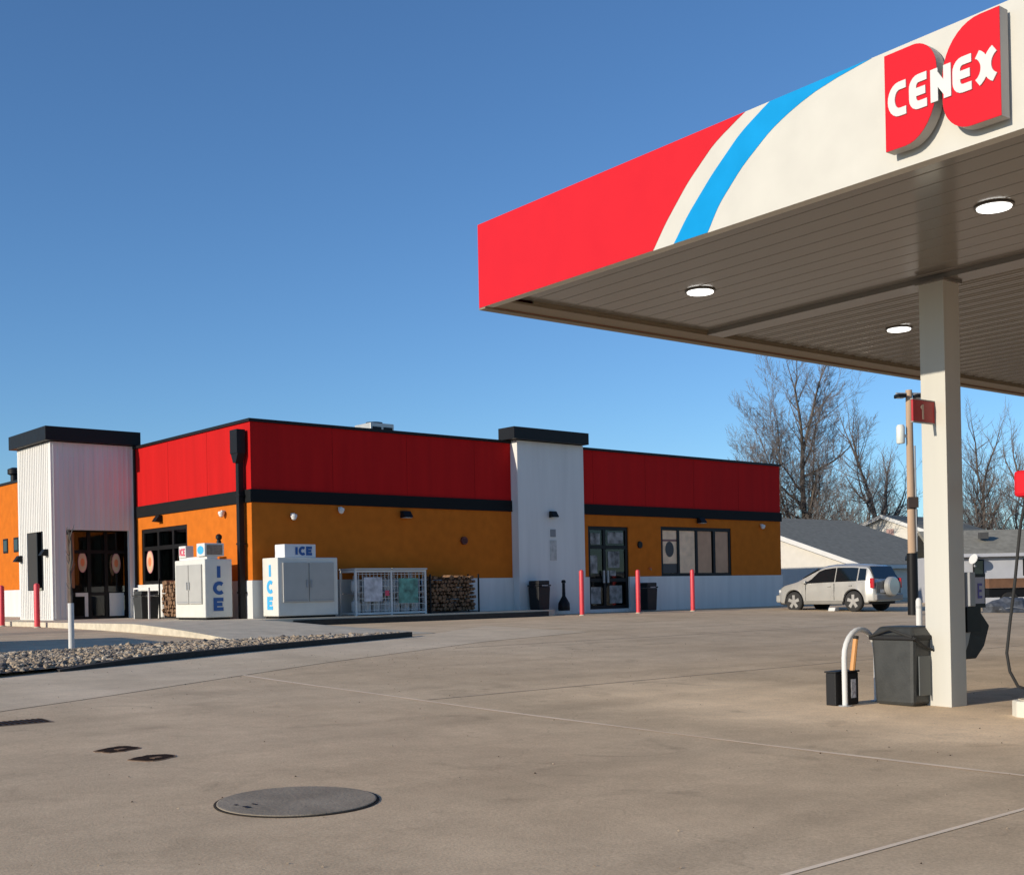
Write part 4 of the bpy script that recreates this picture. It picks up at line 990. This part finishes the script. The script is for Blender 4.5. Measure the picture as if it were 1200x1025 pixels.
# satellite dish / round white lamp by column
x, y = 19.25, 50.2
t = empty('satellite_dish', (x, y, 2.45), -.5, 'small white dish on the grey house wall beside the column', 'satellite dish')
MB().lathe([(.03, -.035), (.15, 0), (.22, .07), (.21, .08), (.14, .015), (.01, -.02)], 0, 0, 20).build('dish', lettw, t, smooth=60); t.children[0].rotation_euler = (math.radians(70), 0, -.6)
MB().box(-.03, .03, 0, .45, -.30, -.24).tube([(0, 0, -.27), (0, 0, 0)], .02, 8).build('bracket', grey, t)
# dark ornamental shrubs and low trailer at right
x, y = 17.45, 44.4
t = empty('utility_trailer', (x, y, g(x, y)), math.radians(5), 'low trailer with brown wooden sides parked in front of the grey house', 'trailer')
MB().box(.1, 4.2, 0, 1.7, .80, 1.15).build('side_boards', brown, t)
MB().box(0.15, 4.1, .1, 1.6, .45, .79).build('chassis', black, t)
for k, x_ in enumerate((.9, 1.9)):
    w_ = MB().tube([(x_, -.02, .32), (x_, .18, .32)], [.32, .32], 24).build('wheel', rubber, t, smooth=40); MB().tube([(x_, -.03, .32), (x_, -.021, .32)], .15, 16).build('rim', lgrey, w_)
MB().tube([(.1, .85, .5), (-.9, .85, .42)], .05, 8).build('tow_bar', black, t)
x, y = 17.0, 41.7
t = empty('tarp_bundle', (x+.3, y+.4, g(x, y)), .1, 'low blue grey covered bundle on the ground before the brown trailer', 'bundle')
mb = MB(); bm = bmesh.new(); bmesh.ops.create_icosphere(bm, subdivisions=3, radius=1)
for v in bm.verts:
    p = v.co; k = 1+.35*noise.noise(p*1.6); v.co = Vector((p.x*.85*k, p.y*.35*k, max(0, p.z*.42*k+.1)))
me = bpy.data.meshes.new('cover'); bm.to_mesh(me); bm.free(); me.materials.append(mat('tarp', (.07, .08, .10), .7, var=.4, scale=5)); o = bpy.data.objects.new('cover', me); C.objects.link(o); o.parent = t
MB().tube([(-.5, -.32, .12), (0, -.40, .2), (.5, -.32, .1)], .012, 6).build('rope', grey, t)
# white marker by the pole
x, y = 10.6, 31.0
# ------------------------------------------------------------------ utility pole
x, y = 13.28, 40.0
up = empty('utility_pole', (x, y, g(x, y)), .15, 'tan wooden utility pole with two lamps on top and a dark lower sleeve', 'utility pole')
zg_ = g(x, y)
MB().tube([(0, 0, 0), (0, 0, 7.45)], [.15, .105], 14).build('pole', polew, up, smooth=50)
MB().lathe([(.175, 0), (.17, 2.05)], 0, 0, 16).build('sleeve', black, up, smooth=40)
MB().box(-.16, .18, -.17, -.10, 3.55, 3.9).lathe([(.135, 3.5), (.135, 3.85)], 0, 0, 14).box(.12, .2, -.05, .05, 3.0, 3.5).build('clamp', mat('clamp_brown', (.06, .04, .03), .7), up)
MB().lathe([(.12, 0), (.14, .04), (.14, .55), (.10, .62)], -.32, 0, 16).box(-.2, -.08, -.03, .03, .2, .3).build('transformer', mat('transformer_grey', (.66, .68, .62), .5), up, smooth=40).location.z = 5.68
MB().box(-.45, .45, -.05, .05, 7.28, 7.36).build('crossarm', grey, up)
for sgn in (-1, 1):
    l = MB().box(sgn*.18, sgn*.48, -.22, .12, 7.18, 7.30).build('lamp_head', black, up, bevel=.02); MB().box(sgn*.22, sgn*.44, -.19, .05, 7.17, 7.179).build('lamp_lens', lgrey, l)
MB().tube([(.13, -.08, 2.1), (.13, -.08, 5.6)], .03, 8).build('conduit', grey, up)
# wire to next pole is too faint to show; small cables near top
# white short post beside the pole base
x, y = 10.0, 29.7
t = empty('marker_post', (x, y, g(x, y)), 0, 'short white post seen just left of the canopy column', 'post')
MB().lathe([(.075, 0), (.075, .78), (.05, .84), (.01, .86)], 0, 0, 14).build('post', lettw, t, smooth=40); MB().lathe([(.078, .60), (.078, .66)], 0, 0, 14).build('collar', lgrey, t)
# ------------------------------------------------------------------ trees
def bare_tree(name, x, y, h, seed, label, group, stems=1, spread=1., budget=99999, tr=.02, lean=0, dep=4):
    rnd = random.Random(seed); T = MB(); K = MB(); cnt = [0]; k_ = y/80.
    def grow(p, d, L_, r, lv, lead):
        if cnt[0] > budget: return
        cnt[0] += 1
        n = 5 if lv < 2 else 3; pts = [p.copy()]; q = p.copy(); dd = d.copy(); rr = [r]; r1 = r*(.55 if lead else .35)
        for i in range(n):
            jit = Vector((rnd.gauss(0, 1), rnd.gauss(0, 1), rnd.gauss(0, .5)))*(.05 if lead else .13)
            dd = (dd + jit + Vector((0, 0, .10 if not lead else .03))).normalized(); q = q + dd*(L_/n); pts.append(q.copy()); rr.append(r+(r1-r)*(i+1)/n)
        (T if lv < 2 else K).tube(pts, rr, 7 if lv < 2 else (4 if lv < 3 else 3), cap=False)
        if lv >= dep: return
        side = (8 if lv == 0 else 6 if lv == 1 else 4)
        for j in range(side):
            f = (.25 if lv == 0 else .18) + (.98-(.25 if lv == 0 else .18))*(j+rnd.random()*.7)/side; i = min(n-1, int(f*n)); w_ = f*n-i; c = pts[i].lerp(pts[i+1], w_)
            rb = (rr[i]*(1-w_)+rr[i+1]*w_)*rnd.uniform(.45, .7); rb = max(rb, .008*k_)
            loc_d = (pts[i+1]-pts[i]).normalized(); ax = Matrix.Rotation(rnd.uniform(0, 6.3), 3, loc_d) @ loc_d.orthogonal().normalized()
            nd = Matrix.Rotation(rnd.uniform(.45, .95)*spread, 3, ax) @ loc_d; nd = Vector((nd.x, nd.y, max(nd.z, -.1))).normalized()
            grow(c, nd, L_*rnd.uniform(.38, .62)*(1.12-.45*f), rb, lv+1, False)
        for j in range(2):
            ax = Matrix.Rotation(rnd.uniform(0, 6.3), 3, dd) @ dd.orthogonal().normalized()
            grow(q, Matrix.Rotation(rnd.uniform(.1, .4), 3, ax) @ dd, L_*rnd.uniform(.42, .6), max(r1*.8, .008*k_), lv+1, lv < 1)
    t = empty(name, (x, y, g(x, y)-.2), 0, label, 'tree', group)
    for s_ in range(stems):
        a = 2*PI*s_/stems+rnd.uniform(-.4, .4)+lean
        sl = 0 if s_ == 0 else spread*rnd.uniform(.35, .6)
        d0 = Vector((sl*math.cos(a), sl*.6*math.sin(a), 1)).normalized()
        cnt[0] = 0
        grow(Vector((.15*math.cos(a)*(s_ > 0), .15*math.sin(a)*(s_ > 0), .1)), d0, h*(.62 if s_ == 0 else rnd.uniform(.42, .52)), h*tr*(1 if s_ == 0 else .7), 0, s_ == 0)
    T.build('trunk', barkm, t, smooth=60); K.build('crown', twigm, t)
    return t
G_ = 'bare trees behind the houses'
bare_tree('bare_tree', 21.6, 88, 16.6, 21, 'tallest bare tree, rising right of the store end', G_, stems=3, spread=1.15, tr=.017, lean=.3, dep=5)
bare_tree('bare_tree', 29.5, 96, 13.2, 5, 'bare spreading tree between the tall tree and the utility pole', G_, stems=2, spread=1.2, tr=.02, lean=0)
bare_tree('bare_tree', 37.5, 96, 12.6, 9, 'bare tree right of the canopy column', G_, stems=3, spread=1.0, tr=.018)
bare_tree('bare_tree', 21.8, 108, 11.0, 13, 'lower bare tree close to the store end', G_, stems=3)
bare_tree('bare_tree', 33.0, 110, 12.5, 17, 'far bare tree just behind the canopy column', G_, stems=3)
bare_tree('bare_tree', 45.0, 106, 12.5, 19, 'bare tree at the right edge behind the distant roof', G_, stems=3)
bare_tree('bare_tree', 27.4, 116, 11.5, 23, 'low bare tree above the small white gable', G_, stems=4)
# far brush band: uncountable twiggy undergrowth behind the houses
def brush():
    rnd = random.Random(31); mb = MB()
    for i in range(3200):
        u = rnd.uniform(0, 1); x = 16+u*48; y = 120+rnd.uniform(-5, 8); z0_ = .8+rnd.uniform(0, 4.6)*rnd.random(); h = rnd.uniform(.8, 2.4)
        a = rnd.uniform(-.8, .8); mb.tube([(x, y, z0_), (x+a*h*.4, y, z0_+h*.5), (x+a*h*.9, y+rnd.uniform(-.3, .3), z0_+h)], [.03, .02, .01], 3, cap=False)
    o = mb.build('brush', twigm); tag(o, 'twiggy grey brown undergrowth behind the houses', 'brush', kind='stuff')
brush()
# ------------------------------------------------------------------ unseen vehicle added off-frame at left to throw a shadow over the lot
def added_van():
    x, y = -13.7, 22.0
    t = empty('shadow_van', (x, y, g(x, y)), math.radians(-52), 'unseen vehicle added outside the left edge to cast a shadow on the lot', 'added_van')
    MB().prism([(-2.4, .35), (2.3, .35), (2.4, .9), (1.7, 1.15), (1.1, 1.95), (-2.3, 2.0), (-2.4, 1.0)], 'y', -.95, .95).build('body', grey, t, bevel=.08)
    for xx in (-1.5, 1.5):
        for s_ in (-1, 1): MB().tube([(xx, s_*.75, .34), (xx, s_*.98, .34)], .34, 20).build('wheel', rubber, t)
added_van()
# ------------------------------------------------------------------ light, sky, camera
sc = bpy.context.scene
TH, EL = math.radians(36), math.radians(16.7)
sd = Vector((-math.cos(TH)*math.cos(EL), -math.sin(TH)*math.cos(EL), math.sin(EL)))   # towards the sun
sun = bpy.data.lights.new('sun', 'SUN'); sun.energy = 4.6; sun.angle = math.radians(.5); sun.color = (1, .89, .73)
so = bpy.data.objects.new('sun', sun); C.objects.link(so); so.rotation_euler = sd.to_track_quat('Z', 'Y').to_euler(); so.location = (-20, -5, 20)
w = bpy.data.worlds.new('World'); sc.world = w; w.use_nodes = True; nt = w.node_tree
sky = nt.nodes.new('ShaderNodeTexSky'); sky.sky_type = 'NISHITA'; sky.sun_disc = False
sky.sun_elevation = EL; sky.sun_rotation = math.atan2(sd.x, sd.y) % (2*PI); sky.air_density = 1.0; sky.dust_density = 0.1; sky.ozone_density = 4.0; sky.altitude = 300
tn = nt.nodes.new('ShaderNodeMixRGB'); tn.blend_type = 'MULTIPLY'; tn.inputs[0].default_value = 1; tn.inputs[2].default_value = (.86, 1.06, 1.22, 1)
nt.links.new(sky.outputs[0], tn.inputs[1]); nt.links.new(tn.outputs[0], nt.nodes['Background'].inputs[0]); nt.nodes['Background'].inputs[1].default_value = .12
cam = bpy.data.cameras.new('camera'); co = bpy.data.objects.new('camera', cam); C.objects.link(co); sc.camera = co
cam.sensor_fit = 'HORIZONTAL'; cam.sensor_width = 36; cam.lens = 36*1414.54/1200; cam.shift_y = 177/1200; cam.clip_end = 5000; cam.clip_start = .05
pitch, roll = .0024, -.0198
cp, sp = math.cos(pitch), math.sin(pitch); cr, sr = math.cos(roll), math.sin(roll)
r0_ = Vector((1, 0, 0)); fw = Vector((0, cp, sp)); u0_ = Vector((0, -sp, cp))
rv = cr*r0_ + sr*u0_; uv = -sr*r0_ + cr*u0_
co.matrix_world = Matrix(((rv.x, uv.x, -fw.x, 0), (rv.y, uv.y, -fw.y, 0), (rv.z, uv.z, -fw.z, 1.5), (0, 0, 0, 1)))
sc.view_settings.view_transform = 'Standard'; sc.view_settings.look = 'None'; sc.view_settings.gamma = 1; sc.view_settings.exposure = 0
